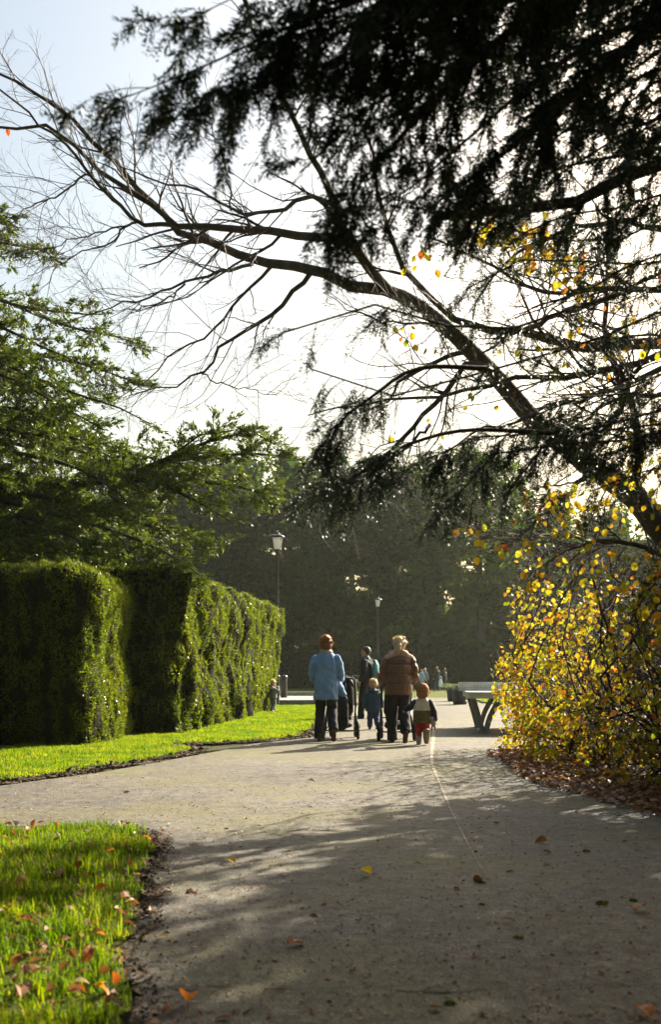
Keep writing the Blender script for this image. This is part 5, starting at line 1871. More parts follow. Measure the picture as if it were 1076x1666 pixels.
def face_head(c, s, yaw=0.0, r=(0.078, 0.095, 0.115)):
    """head with brow, nose, lips, chin and ears; faces +Y turned by yaw"""
    ca, sa = math.cos(yaw), math.sin(yaw)

    def W(x, y, z):
        return (c[0] + s * (x * ca - y * sa), c[1] + s * (x * sa + y * ca), c[2] + s * z)
    pr = [ell(W(0, -0.008, 0.02), (r[0] * s, r[1] * s, r[2] * 0.86 * s) if abs(sa) < 0.7 else (r[1] * s, r[0] * s, r[2] * 0.86 * s)),
          ell(W(0, 0.03, -0.05), (0.056 * s, 0.056 * s, 0.066 * s)),
          ell(W(0, 0.095, -0.012), (0.012 * s, 0.014 * s, 0.02 * s)),
          loft([(*W(0, 0.085, 0.02), 0.009 * s), (*W(0, 0.102, -0.016), 0.013 * s)], 8),
          loft([(*W(-0.04, 0.078, 0.032), 0.011 * s), (*W(0, 0.086, 0.034), 0.011 * s), (*W(0.04, 0.078, 0.032), 0.011 * s)], 8),
          loft([(*W(-0.02, 0.082, -0.05), 0.007 * s), (*W(0, 0.09, -0.05), 0.009 * s), (*W(0.02, 0.082, -0.05), 0.007 * s)], 8),
          ell(W(0, 0.07, -0.092), (0.024 * s, 0.02 * s, 0.018 * s))]
    for k in (-1, 1):
        pr.append(ell(W(k * 0.08, -0.005, -0.005), (0.012 * s, 0.02 * s, 0.03 * s)))
    eyes = [W(-0.03, 0.084, 0.008), W(0.03, 0.084, 0.008)]
    return pr, eyes


def add_eyes(eyes, s, root):
    for e in eyes:
        m = MB()
        v, f = ell(e, (0.012 * s, 0.01 * s, 0.007 * s), 8)
        m.add(v, f)
        m.build("eye", M['eye'], root, True)


def person(label, x, y, rz, group="people walking along the park path"):
    o = empty("person", (x, y, 0.0), rz)
    return tag(o, label, "person", group)


def shoe(root, heel, toe, up=(0, 0, 1), mat='shoe', s=1.0, sole='sole'):
    h, t, u = np.array(heel, float), np.array(toe, float), np.array(up, float)
    m = (h + t) / 2
    sd = nrm(np.cross(nrm(t - h), u))
    a = organic("shoe", [loft([(*(h + u * 0.045 * s), 0.036 * s, 0.045 * s), (*(m + u * 0.042 * s), 0.040 * s, 0.036 * s), (*(t + u * 0.030 * s), 0.038 * s, 0.026 * s)], 12, tuple(sd)), loft([(*(h + u * 0.05 * s), 0.036 * s), (*(h + u * 0.11 * s), 0.034 * s)], 10)], M[mat], root, 0.008, 2)
    v, f = loft([(*(h + u * 0.008 * s), 0.038 * s, 0.010 * s), (*(m + u * 0.008 * s), 0.041 * s, 0.010 * s), (*(t + u * 0.008 * s), 0.038 * s, 0.010 * s)], 12, tuple(sd))
    mb = MB().add(v, f)
    mb.build("sole", M[sole], a, True)
    return a


# ---- woman in the blue denim jacket
gx, gy = ground_at(531, 1206)
wa = person("woman with auburn hair in a blue denim jacket pushing a stroller", gx, gy, -0.06)
hd, ey = face_head((0, 0.03, 1.545), 0.98)
body = hd + [loft([(0, 0.0, 1.36, 0.06), (0, 0.02, 1.47, 0.052)]),
             loft([(0, 0, 0.84, 0.15, 0.10), (0, 0, 1.05, 0.13, 0.095), (0, 0, 1.25, 0.16, 0.10), (0, 0, 1.36, 0.12, 0.07)])]
for s in (-1, 1):
    body += [loft([(s * 0.17, 0, 1.34, 0.05), (s * 0.235, 0.0, 1.10, 0.042), (s * 0.235, 0.26, 0.99, 0.03)])]
    body += hand((s * 0.235, 0.26, 0.99), (-s * 0.15, 0.95, 0.05), (-s, 0.1, 0.2), 0.95, 0.9)
body += [loft([(-0.085, 0, 0.86, 0.07), (-0.10, 0.05, 0.50, 0.048), (-0.115, 0.02, 0.25, 0.04), (-0.12, -0.01, 0.09, 0.034)]), loft([(0.085, 0, 0.86, 0.07), (0.10, 0.04, 0.52, 0.048), (0.115, -0.12, 0.32, 0.04), (0.13, -0.22, 0.20, 0.034)])]
organic("body", body, M['skin'], wa, 0.013, 1)
add_eyes(ey, 0.98, wa)
organic("trousers", [loft([(0, 0, 0.98, 0.17, 0.12), (0, -0.01, 0.86, 0.185, 0.13)]),
                     loft([(-0.12, -0.01, 0.05, 0.076), (-0.115, 0.02, 0.25, 0.068), (-0.10, 0.05, 0.50, 0.074), (-0.085, 0, 0.85, 0.10)], flat=True),
                     loft([(0.13, -0.22, 0.19, 0.074), (0.115, -0.12, 0.32, 0.068), (0.10, 0.04, 0.52, 0.074), (0.085, 0, 0.85, 0.10)], flat=True)], M['blackcloth'], wa, 0.013, 1, 0.010, 8, (1, 1, 0.8))
jk = [loft([(0.0, -0.01, 0.68, 0.20, 0.155), (0.0, -0.01, 0.76, 0.195, 0.15), (0, -0.01, 0.86, 0.195, 0.15), (0, 0, 1.0, 0.18, 0.135), (0, 0.0, 1.2, 0.19, 0.135), (0, 0, 1.32, 0.185, 0.115), (0, 0.0, 1.39, 0.13, 0.095), (0, 0.0, 1.42, 0.085, 0.085)], flat=True),
      loft([(0.14, 0.05, 1.0, 0.06, 0.10), (0.20, 0.07, 0.86, 0.07, 0.09), (0.25, 0.09, 0.79, 0.06, 0.06), (0.29, 0.10, 0.76, 0.035, 0.04)])]
for s in (-1, 1):
    jk.append(loft([(s * 0.165, 0, 1.33, 0.072), (s * 0.20, -0.01, 1.24, 0.066), (s * 0.225, -0.01, 1.08, 0.060), (s * 0.222, 0.10, 1.02, 0.056), (s * 0.225, 0.22, 0.99, 0.05)]))
organic("jacket", jk, M['denim'], wa, 0.011, 1, 0.015, 7, (1, 1, 0.8))
b = MB(); b.tube([(-0.17, -0.135, 1.285), (0, -0.158, 1.275), (0.17, -0.135, 1.285)], 0.004, 5); b.build("yoke_seam", M['denim'], wa)
organic("scarf", [loft([(0.075 * math.cos(a), 0.005 + 0.07 * math.sin(a), 1.44 + 0.012 * math.sin(a * 2), 0.034) for a in np.linspace(0, 6.28, 14)], 8),
                  loft([(0, 0, 1.40, 0.085, 0.075), (0, 0.0, 1.455, 0.072, 0.065)])], M['fleece'], wa, 0.011, 2, 0.004, 30)
rr = np.random.default_rng(3)
hr = [ell((0, 0.01, 1.58), (0.098, 0.108, 0.098)), ell((0, -0.03, 1.545), (0.09, 0.08, 0.09)), ell((0.005, -0.05, 1.655), (0.072, 0.065, 0.055)), ell((-0.05, -0.05, 1.62), (0.06, 0.05, 0.05))]
for i in range(34):
    u = nrm(rr.normal(size=3) + np.array([0, -0.5, 0.3]))
    c = np.array([0, -0.01, 1.585]) + u * np.array([0.105, 0.11, 0.11])
    e = c + nrm(u * 0.6 + rr.normal(size=3) * 0.6) * 0.03
    hr.append(loft([(*c, 0.014), (*e, 0.006)], 6))
organic("hair", hr, M['auburn'], wa, 0.009, 1, 0.006, 40)
shoe(wa, (-0.105, -0.06, 0.0), (-0.105, 0.13, 0.0))
shoe(wa, (0.135, -0.275, 0.185), (0.130, -0.165, 0.018), up=nrm(np.array([0, 0.84, 0.54])))


def strands(parent, c, r, n, mat, seed, bias=(0, 0, 0.2), L=(0.03, 0.07)):
    g = np.random.default_rng(seed)
    u = nrm(g.normal(size=(n, 3)) + np.array([0, -0.3, 0.4]))
    C = np.array(c) + u * np.array(r) * 0.97
    D = nrm(u * 0.45 + g.normal(size=(n, 3)) * 0.6 + np.array(bias))
    V, F = leaf_cards(C, D, nrm(g.normal(size=(n, 3))), g.uniform(L[0], L[1], n), np.full(n, 0.0035))
    np_obj("loose_strands", V, F, M[mat], parent)["kind"] = "stuff"


strands(wa, (0, -0.005, 1.595), (0.104, 0.112, 0.112), 420, 'auburn_strand', 1, L=(0.02, 0.05))


# ---- strollers
def stroller(label, x, y, rz, bag=True, fold=1.0):
    root = empty("stroller", (x, y, 0), rz)
    tag(root, label, "stroller", "black strollers pushed along the path")
    for sx in (-1, 1):
        for (yy, r, wx) in ((-0.02, 0.155, 0.29), (0.62, 0.11, 0.21)):
            wh = empty("wheel")
            wh.parent = root
            wh.location = (sx * wx, yy, r)
            m = MB(); v, f = tube_geo(np.array([(0, (r - 0.028) * math.cos(a), (r - 0.028) * math.sin(a)) for a in np.linspace(0, 2 * np.pi, 24, endpoint=False)]), 0.028, 8, True)
            m.add(v, f); m.build("tyre", M['rubber'], wh, True)
            m = MB(); m.lathe([(0.03, -0.022), (0.032, 0.0), (0.03, 0.022)], axis='x', seg=12)
            m.lathe([(r - 0.042, -0.008), (r - 0.036, 0.0), (r - 0.042, 0.008)], axis='x', seg=20) if False else None
            for k in range(5):
                a = k * 2 * math.pi / 5
                m.tube([(0, 0.02 * math.cos(a), 0.02 * math.sin(a)), (0, (r - 0.03) * math.cos(a), (r - 0.03) * math.sin(a))], 0.009, 6)
            m.build("rim", M['frame'], wh, True)
    fr = MB()
    for sx in (-1, 1):
        fr.tube([(sx * 0.26, -0.02, 0.15), (sx * 0.25, 0.12, 0.36), (sx * 0.24, 0.22, 0.52)], 0.019, 8)
        fr.tube([(sx * 0.20, 0.62, 0.11), (sx * 0.22, 0.42, 0.36), (sx * 0.235, 0.22, 0.54), (sx * 0.24, 0.0, 0.80), (sx * 0.24, -0.13, 0.97)], 0.018, 8)
        fr.tube([(sx * 0.20, 0.60, 0.12), (sx * 0.19, 0.60, 0.24), (sx * 0.2, 0.50, 0.30)], 0.012, 8)
        fr.tube([(sx * 0.26, -0.02, 0.15), (sx * 0.22, 0.25, 0.22), (sx * 0.2, 0.55, 0.2)], 0.011, 8)
    fr.tube([(-0.27, -0.02, 0.148), (0.27, -0.02, 0.148)], 0.012, 8)
    fr.tube([(-0.22, 0.40, 0.36), (0.22, 0.40, 0.36)], 0.010, 8)
    fr.build("frame", M['frame'], root, True)
    h = MB(); h.tube([(-0.24, -0.13, 0.97), (-0.22, -0.19, 1.01), (0, -0.20, 1.02), (0.22, -0.19, 1.01), (0.24, -0.13, 0.97)], 0.018, 10)
    h.build("handle", M['rubber'], root, True)
    organic("seat", [loft([(0, 0.10, 0.86, 0.19, 0.04), (0, 0.20, 0.62, 0.20, 0.05), (0, 0.28, 0.46, 0.20, 0.06)]), loft([(0, 0.28, 0.44, 0.19, 0.06), (0, 0.52, 0.46, 0.18, 0.045)], 12), loft([(0, 0.54, 0.46, 0.17, 0.04), (0, 0.62, 0.28, 0.14, 0.03)])], M['strfab'], root, 0.014, 2)
    cp = [loft([(0.19 * math.sin(t), 0.10 + 0.30 * math.sin(b) * 0.9, 0.84 + 0.22 * math.cos(b) * math.cos(t * 0.8), 0.02) for t in np.linspace(-1.45, 1.45, 12)], 8) for b in np.linspace(-0.5, 1.2, 9)]
    organic("canopy", cp, M['strfab'], root, 0.013, 2)
    organic("basket", [loft([(0, 0.08, 0.24, 0.20, 0.07), (0, 0.5, 0.26, 0.17, 0.06)], 12)], M['strfab'], root, 0.015, 2)
    if bag:
        bg_ = empty("changing_bag", (x, y, 0), rz)
        tag(bg_, "large square black bag hanging from the stroller of the woman in blue", "bag")
        organic("bag_body", [loft([(-0.04, -0.10, 0.24, 0.17, 0.07), (-0.04, -0.10, 0.45, 0.175, 0.085), (-0.04, -0.10, 0.66, 0.17, 0.07)])], M['strfab'], bg_, 0.014, 2, 0.006, 9)
        m = MB()
        for sx in (-0.16, 0.08):
            m.tube([(sx, -0.12, 0.70), (sx * 1.1, -0.19, 0.9), (sx * 1.15, -0.205, 1.035), (sx * 1.1, -0.17, 0.9), (sx, -0.08, 0.70)], 0.01, 6)
        m.build("strap", M['strfab'], bg_, True)
    return root


sa_, sb_ = math.sin(0.06), math.cos(0.06)
stroller("black stroller with one rear wheel showing, pushed by the woman in blue", gx + 0.24, gy + 0.47, -0.08, True)

# ---- woman in the brown puffer jacket
gx2, gy2 = ground_at(649, 1209)
wb = person("woman with blonde ponytail in a brown puffer jacket pushing a stroller", gx2, gy2, 0.02)
hd, ey = face_head((0.01, 0.04, 1.535), 0.98, -0.35)
body = hd + [loft([(0, 0.0, 1.36, 0.06), (0, 0.02, 1.46, 0.052)]), loft([(0, 0, 0.84, 0.15, 0.10), (0, 0, 1.05, 0.14, 0.10), (0, 0, 1.25, 0.17, 0.10), (0, 0, 1.36, 0.12, 0.07)])]
for s in (-1, 1):
    body += [loft([(s * 0.18, 0, 1.33, 0.05), (s * 0.26, 0.02, 1.08, 0.042), (s * 0.25, 0.27, 0.97, 0.03)])]
    body += hand((s * 0.25, 0.27, 0.97), (-s * 0.15, 0.95, 0.05), (-s, 0.1, 0.2), 0.95, 0.9)
body += [loft([(-0.088, 0, 0.86, 0.07), (-0.09, 0.12, 0.50, 0.05), (-0.09, 0.14, 0.25, 0.04), (-0.085, 0.13, 0.09, 0.034)]), loft([(0.088, 0, 0.86, 0.07), (0.09, 0.02, 0.52, 0.05), (0.09, -0.12, 0.32, 0.04), (0.085, -0.21, 0.20, 0.034)])]
organic("body", body, M['skin'], wb, 0.013, 1)
add_eyes(ey, 0.98, wb)
organic("trousers", [loft([(0, 0, 0.98, 0.17, 0.13), (0, -0.01, 0.84, 0.19, 0.14)]),
                     loft([(-0.085, 0.13, 0.05, 0.078), (-0.09, 0.14, 0.25, 0.072), (-0.09, 0.12, 0.50, 0.08), (-0.088, 0, 0.85, 0.105)], flat=True),
                     loft([(0.085, -0.21, 0.19, 0.078), (0.09, -0.12, 0.32, 0.074), (0.09, 0.02, 0.52, 0.082), (0.088, 0, 0.85, 0.105)], flat=True)], M['blackcloth'], wb, 0.013, 1, 0.011, 8, (1, 1, 0.8))
pts = []
for z, w in ((0.765, 0.93), (0.785, 1.0), (0.81, 1.03), (0.86, 1.07), (0.91, 1.04), (0.935, 0.90), (0.96, 1.03), (1.01, 1.07), (1.06, 1.03), (1.085, 0.89), (1.11, 1.02), (1.16, 1.06), (1.205, 1.02), (1.23, 0.88), (1.255, 0.98), (1.30, 0.97), (1.35, 0.84), (1.40, 0.55)):
    pts.append((0, -0.01, z, 0.205 * w, 0.165 * w))
jk = [loft(pts, 20, flat=True)]
for s in (-1, 1):
    arm = curve([(s * 0.165, 0, 1.32), (s * 0.215, -0.02, 1.24), (s * 0.245, -0.02, 1.08), (s * 0.25, 0.06, 1.00), (s * 0.25, 0.24, 0.965)], 17)
    ks = [0.07, 0.078, 0.076, 0.060, 0.076, 0.078, 0.074, 0.058, 0.073, 0.075, 0.071, 0.056, 0.069, 0.07, 0.066, 0.054, 0.05]
    jk.append(loft([(*p, k) for p, k in zip(arm, ks)], 14))
organic("puffer_jacket", jk, M['puffer'], wb, 0.010, 0, 0.004, 14, (1, 1, 0.5))
organic("collar", [loft([(0.115 * math.cos(a), -0.005 + 0.095 * math.sin(a), 1.405 - 0.02 * math.sin(a), 0.042) for a in np.linspace(0, 6.28, 16)], 8),
                   loft([(-0.19, -0.05, 1.345, 0.04), (-0.1, -0.11, 1.385, 0.045), (0, -0.125, 1.395, 0.048), (0.1, -0.11, 1.385, 0.045), (0.20, -0.03, 1.34, 0.04), (0.235, 0.03, 1.27, 0.032)], 10),
                   loft([(0, 0, 1.38, 0.10, 0.085), (0, 0, 1.44, 0.085, 0.075)])], M['fleece'], wb, 0.011, 2, 0.005, 30)
hr = [ell((0.01, 0.02, 1.575), (0.102, 0.112, 0.10)), ell((0.01, -0.03, 1.535), (0.094, 0.08, 0.09)), loft([(0.01, -0.085, 1.545, 0.036), (0.0, -0.115, 1.52, 0.036), (-0.015, -0.135, 1.46, 0.04), (-0.02, -0.14, 1.41, 0.018)])]
rr = np.random.default_rng(4)
for i in range(30):
    u = nrm(rr.normal(size=3) + np.array([0.5, 0.2, 0.3]))
    c = np.array([0.01, 0.01, 1.575]) + u * np.array([0.108, 0.11, 0.108])
    e = c + nrm(u * 0.5 + rr.normal(size=3) * 0.6 + np.array([0.5, 0, -0.2])) * 0.04
    hr.append(loft([(*c, 0.012), (*e, 0.005)], 6))
organic("hair", hr, M['blonde'], wb, 0.009, 1, 0.005, 40)
strands(wb, (0.01, 0.01, 1.58), (0.104, 0.114, 0.104), 200, 'blonde_strand', 2, (0.3, 0, 0.1), L=(0.02, 0.05))
b = MB(); b.tube([(0.03 * math.cos(a) + 0.004, -0.10 + 0.01 * math.sin(a), 1.535 + 0.03 * math.sin(a)) for a in np.linspace(0, 6.28, 14, endpoint=False)], 0.009, 6, True); b.build("hair_tie", M['blackcloth'], wb, True)
shoe(wb, (-0.085, 0.08, 0.0), (-0.085, 0.27, 0.0))
shoe(wb, (0.09, -0.265, 0.185), (0.088, -0.155, 0.018), up=nrm(np.array([0, 0.84, 0.54])), mat='shoe')
stroller("black stroller with both rear wheels showing, pushed by the woman in brown", gx2 + 0.0, gy2 + 0.50, 0.0, False)


# ---- small children
def child(label, x, y, rz, H, coat, legs, hair, feet, group="people walking along the park path", arms=None, hood=None, coatlen=0.40, step=0.10, shoes='shoe', twotone=None, sleeves=None, headyaw=0.0, boots=None, hoodup=False):
    o = person(label, x, y, rz, group)
    s = H / 1.0
    hd, ey = face_head((0, 0.015 * s, 0.875 * s), 0.92 * s * 0.95, headyaw)
    body = hd + [loft([(0, 0, 0.70 * s, 0.04 * s), (0, 0.01 * s, 0.80 * s, 0.036 * s)]), loft([(0, 0, 0.44 * s, 0.09 * s, 0.07 * s), (0, 0, 0.70 * s, 0.10 * s, 0.065 * s)])]
    arms = arms or [[(-0.11, 0, 0.69), (-0.155, 0.0, 0.55), (-0.15, 0.05, 0.43)], [(0.11, 0, 0.69), (0.155, 0, 0.55), (0.16, 0.05, 0.43)]]
    for k, a in enumerate(arms):
        p = [np.array(q) * s for q in a]
        body.append(loft([(*p[0], 0.036 * s), (*p[1], 0.03 * s), (*p[2], 0.022 * s)]))
        d = nrm(p[2] - p[1])
        body += hand(p[2], d, (1.0 if k == 0 else -1.0, 0.3, 0.1), 0.62 * s, 0.7)
    lg = [[(-0.055, 0, 0.45), (-0.06, 0.02 + step * 0.3, 0.25), (-0.06, step, 0.04 + 0.0)], [(0.055, 0, 0.45), (0.06, 0.02, 0.25), (0.065, -step, 0.05 + step * 0.3)]]
    for l in lg:
        p = [np.array(q) * s for q in l]
        body.append(loft([(*p[0], 0.055 * s), (*p[1], 0.04 * s), (*p[2], 0.03 * s)]))
    organic("body", body, M['skin'], o, 0.0105, 1)
    add_eyes(ey, 0.88 * s, o)
    tr = [loft([(0, 0, 0.52 * s, 0.11 * s, 0.085 * s), (0, 0, 0.44 * s, 0.115 * s, 0.09 * s)])]
    for l in lg:
        p = [np.array(q) * s for q in l]
        tr.append(loft([(*p[0], 0.066 * s), (*p[1], 0.056 * s), (*(p[2] + [0, 0, 0.03 * s]), 0.05 * s)]))
    organic("trousers", tr, M[legs], o, 0.013, 1, 0.005, 14, (1, 1, 0.6))
    ct = loft([(0, 0, coatlen * s, 0.148 * s, 0.115 * s), (0, 0, (coatlen + 0.12) * s, 0.142 * s, 0.11 * s), (0, 0, 0.62 * s, 0.138 * s, 0.105 * s), (0, 0, 0.70 * s, 0.125 * s, 0.09 * s), (0, 0, 0.75 * s, 0.07 * s, 0.065 * s)], flat=True)
    sl = [loft([(*(np.array(a[0]) * s * [0.95, 1, 0.99]), 0.058 * s), (*(np.array(a[1]) * s), 0.052 * s), (*(np.array(a[2]) * s * 1.0 + np.array([0, 0, 0.012 * s])), 0.045 * s)]) for a in arms]
    if twotone:
        organic("coat_body", [loft([(0, 0, 0.56 * s, 0.142 * s, 0.11 * s), (0, 0, 0.62 * s, 0.14 * s, 0.107 * s), (0, 0, 0.70 * s, 0.125 * s, 0.09 * s), (0, 0, 0.75 * s, 0.07 * s, 0.065 * s)])], M[coat], o, 0.010, 1, 0.005, 12)
        organic("coat_skirt", [loft([(0, 0, coatlen * s, 0.158 * s, 0.122 * s), (0, 0, 0.545 * s, 0.144 * s, 0.112 * s)], flat=True)], M[twotone], o, 0.010, 1, 0.005, 12)
        for q in sl:
            organic("sleeve", [q], M[sleeves], o, 0.010, 1, 0.004, 14)
    else:
        organic("coat", [ct] + sl, M[coat], o, 0.010, 1, 0.006, 12)
    if hood and not hoodup:
        organic("hood", [loft([(-0.07 * s, -0.05 * s, 0.745 * s, 0.04 * s), (0, -0.10 * s, 0.735 * s, 0.05 * s), (0.07 * s, -0.05 * s, 0.745 * s, 0.04 * s)], 10)], M[hood], o, 0.010, 2)
    if hoodup:
        organic("hood", [ell((0, -0.005 * s, 0.885 * s), (0.105 * s, 0.115 * s, 0.118 * s)), ell((0.0, -0.02 * s, 0.82 * s), (0.098 * s, 0.10 * s, 0.08 * s)), ell((-0.085 * s, 0, 0.985 * s), (0.02 * s, 0.02 * s, 0.02 * s)) if False else ell((0.085 * s, 0.05 * s, 0.85 * s), (0.035 * s, 0.03 * s, 0.035 * s))], M[hood], o, 0.009, 2, 0.003, 18)
    else:
        rr = np.random.default_rng(int(x * 100) % 97)
        hr = [ell((0, 0.003 * s, 0.905 * s), (0.082 * s, 0.092 * s, 0.085 * s)), ell((0, -0.022 * s, 0.875 * s), (0.078 * s, 0.07 * s, 0.085 * s))]
        for i in range(20):
            u = nrm(rr.normal(size=3) + np.array([0, -0.4, 0.5]))
            c = np.array([0, -0.01, 0.9]) * s + u * 0.08 * s
            e = c + nrm(u * 0.4 + rr.normal(size=3) * 0.5 + np.array([0, 0, -0.3])) * 0.03 * s
            hr.append(loft([(*c, 0.012 * s), (*e, 0.005 * s)], 6))
        organic("hair", hr, M[hair], o, 0.008, 1, 0.004, 45)
        strands(o, (0, -0.005 * s, 0.9 * s), (0.084 * s, 0.09 * s, 0.09 * s), 260, 'blonde_strand', 5, L=(0.02, 0.045))
    for k, l in enumerate(lg):
        a = np.array(l[2]) * s
        lift = max(0.0, a[2] - 0.045 * s)
        if boots:
            u = nrm(np.array([0, lift * 5, 1.0]))
            bm_ = boots[k]
            organic("boot", [loft([(a[0], a[1] - 0.01 * s, a[2] + 0.15 * s, 0.062 * s), (a[0], a[1] - 0.01 * s, a[2] + 0.02 * s, 0.05 * s), (a[0], a[1], a[2] - 0.015 * s, 0.042 * s)]), loft([(a[0], a[1] - 0.02 * s, a[2] - 0.012 * s, 0.04 * s, 0.03 * s), (a[0], a[1] + 0.08 * s, a[2] - 0.014 * s - lift * 0.7, 0.042 * s, 0.026 * s)], 10)], M[bm_], o, 0.008, 1)
        else:
            shoe(o, (a[0], a[1] - 0.04 * s, lift), (a[0], a[1] + 0.07 * s, lift * 0.3), mat=shoes, s=0.75 * s, sole='shoe')
    return o


cx_, cy_ = ground_at(688, 1212)
ch = child("toddler in a rust hood, cream and olive coat, red trousers and boots", cx_, cy_, -0.1, 0.95, 'cream', 'redcloth', None, None, arms=[[(-0.12, 0, 0.69), (-0.20, 0.06, 0.60), (-0.27, 0.12, 0.56)], [(0.12, 0, 0.69), (0.175, -0.02, 0.55), (0.20, 0.0, 0.40)]], twotone='khaki', sleeves='darksleeve', hood='hood', hoodup=True, boots=('boot', 'boot2'), coatlen=0.36, step=0.07)
ty = empty("plush_toy", (cx_ + 0.16, cy_ - 0.06, 0.33), 0.4)
tag(ty, "small grey plush toy dangling from the toddler's hand", "toy")
organic("toy_body", [ell((0, 0, 0), (0.04, 0.035, 0.05)), loft([(-0.03, 0, 0.02, 0.018), (-0.08, 0, -0.01, 0.014)], 8), loft([(0.03, 0, 0.02, 0.018), (0.045, 0.01, 0.075, 0.014)], 8), loft([(-0.02, 0, -0.04, 0.018), (-0.03, 0, -0.09, 0.016)], 8), loft([(0.02, 0, -0.04, 0.018), (0.03, 0, -0.09, 0.016)], 8)], M['toy'], ty, 0.007, 1)
organic("toy_head", [ell((-0.03, 0, 0.07), (0.035, 0.032, 0.032)), ell((-0.06, 0, 0.095), (0.014, 0.01, 0.016)), ell((-0.005, 0, 0.1), (0.014, 0.01, 0.016))], M['toy'], ty, 0.007, 1)

cx_, cy_ = ground_at(608, 1187)
child("small fair-haired boy in a navy coat and blue jeans between the strollers", cx_, cy_, 0.05, 1.01, 'navy', 'jeans', 'fair', None, hood='navy', coatlen=0.36, step=0.09)
cx_, cy_ = -1.66, 28.6
child("toddler in a mottled grey coat standing on the grass against the hedge", cx_, cy_, -0.9, 0.95, 'greycoat', 'greytights', 'fair', None, arms=[[(-0.11, 0, 0.69), (-0.15, 0.09, 0.62), (-0.06, 0.15, 0.74)], [(0.11, 0, 0.69), (0.15, 0.09, 0.62), (0.06, 0.15, 0.74)]], hood='fleece', coatlen=0.42, step=0.08)

# ---- man with the backpack, in profile
gx3, gy3 = ground_at(597, 1169)
mn = person("man with dark hair in a black jacket looking left, teal backpack on", gx3, gy3, math.radians(68))
hd, ey = face_head((0, 0.04, 1.63), 1.02)
body = hd + [loft([(0, 0.0, 1.42, 0.065), (0, 0.025, 1.54, 0.058)]), loft([(0, 0, 0.9, 0.15, 0.10), (0, 0, 1.12, 0.15, 0.10), (0, 0, 1.32, 0.18, 0.11), (0, 0, 1.43, 0.13, 0.08)])]
for s in (-1, 1):
    body.append(loft([(s * 0.19, 0, 1.40, 0.055), (s * 0.245, -0.02, 1.14, 0.045), (s * 0.22, 0.08, 0.92, 0.033)]))
    body += hand((s * 0.22, 0.08, 0.92), (-s * 0.2, 0.5, -0.8), (-s * 0.5, 0.9, 0.1), 1.05, 0.8)
mleg = [[(-0.10, 0, 0.92), (-0.10, 0.09, 0.50), (-0.10, 0.12, 0.09)], [(0.10, 0, 0.92), (0.10, 0.0, 0.50), (0.10, -0.14, 0.10)]]
for l in mleg:
    body.append(loft([(*l[0], 0.09), (*l[1], 0.062), (*l[2], 0.042)]))
organic("body", body, M['skin'], mn, 0.010, 1)
add_eyes(ey, 1.02, mn)
organic("trousers", [loft([(0, 0, 1.02, 0.165, 0.12), (0, 0, 0.92, 0.18, 0.13)])] + [loft([(*l[0], 0.108), (*l[1], 0.085), (*(np.array(l[2]) + [0, 0, 0.02]), 0.075)]) for l in mleg], M['blackcloth'], mn, 0.016, 2, 0.006, 9, (1, 1, 0.5))
jk = [loft([(0, 0, 0.80, 0.20, 0.16), (0, 0, 1.0, 0.205, 0.165), (0, 0, 1.2, 0.215, 0.16), (0, 0, 1.36, 0.215, 0.14), (0, 0, 1.44, 0.14, 0.105), (0, 0.01, 1.49, 0.085, 0.085)], flat=True)]
for s in (-1, 1):
    jk.append(loft([(s * 0.185, 0, 1.39, 0.085), (s * 0.25, -0.02, 1.15, 0.07), (s * 0.225, 0.07, 0.95, 0.058)]))
organic("jacket", jk, M['darkjacket'], mn, 0.013, 2, 0.008, 9, (1, 1, 0.6))
organic("shirt_collar", [loft([(0.075 * math.cos(a), 0.01 + 0.075 * math.sin(a), 1.50, 0.022) for a in np.linspace(0, 6.28, 14)], 8)], M['denim'], mn, 0.01, 1)
hr = [ell((0, 0.005, 1.685), (0.088, 0.102, 0.082)), ell((0, -0.03, 1.645), (0.084, 0.072, 0.085)), ell((0, 0.06, 1.735), (0.06, 0.04, 0.03))]
organic("hair", hr, M['darkhair'], mn, 0.009, 1, 0.006, 45)
for l in mleg:
    shoe(mn, (l[2][0], l[2][1] - 0.06, 0.0), (l[2][0], l[2][1] + 0.15, 0.0), s=1.08, sole='shoe')
bp_ = empty("backpack", (gx3, gy3, 0), math.radians(68))
tag(bp_, "teal backpack with a red pocket on the man's back", "backpack")
organic("bag_body", [loft([(0, -0.235, 0.98, 0.13, 0.075), (0, -0.245, 1.15, 0.14, 0.085), (0, -0.235, 1.32, 0.12, 0.07), (0, -0.22, 1.39, 0.08, 0.05)])], M['teal'], bp_, 0.012, 2)
organic("pocket", [loft([(0, -0.32, 0.96, 0.10, 0.035), (0, -0.325, 1.10, 0.10, 0.035)])], M['redcloth'], bp_, 0.010, 2)
m = MB()
for s in (-1, 1):
    m.tube([(s * 0.10, -0.19, 1.38), (s * 0.13, -0.08, 1.475), (s * 0.15, 0.06, 1.46), (s * 0.16, 0.155, 1.36), (s * 0.18, 0.14, 1.15), (s * 0.17, -0.08, 1.02), (s * 0.12, -0.18, 1.0)], 0.013, 6)
m.build("strap", M['darkjacket'], bp_, True)


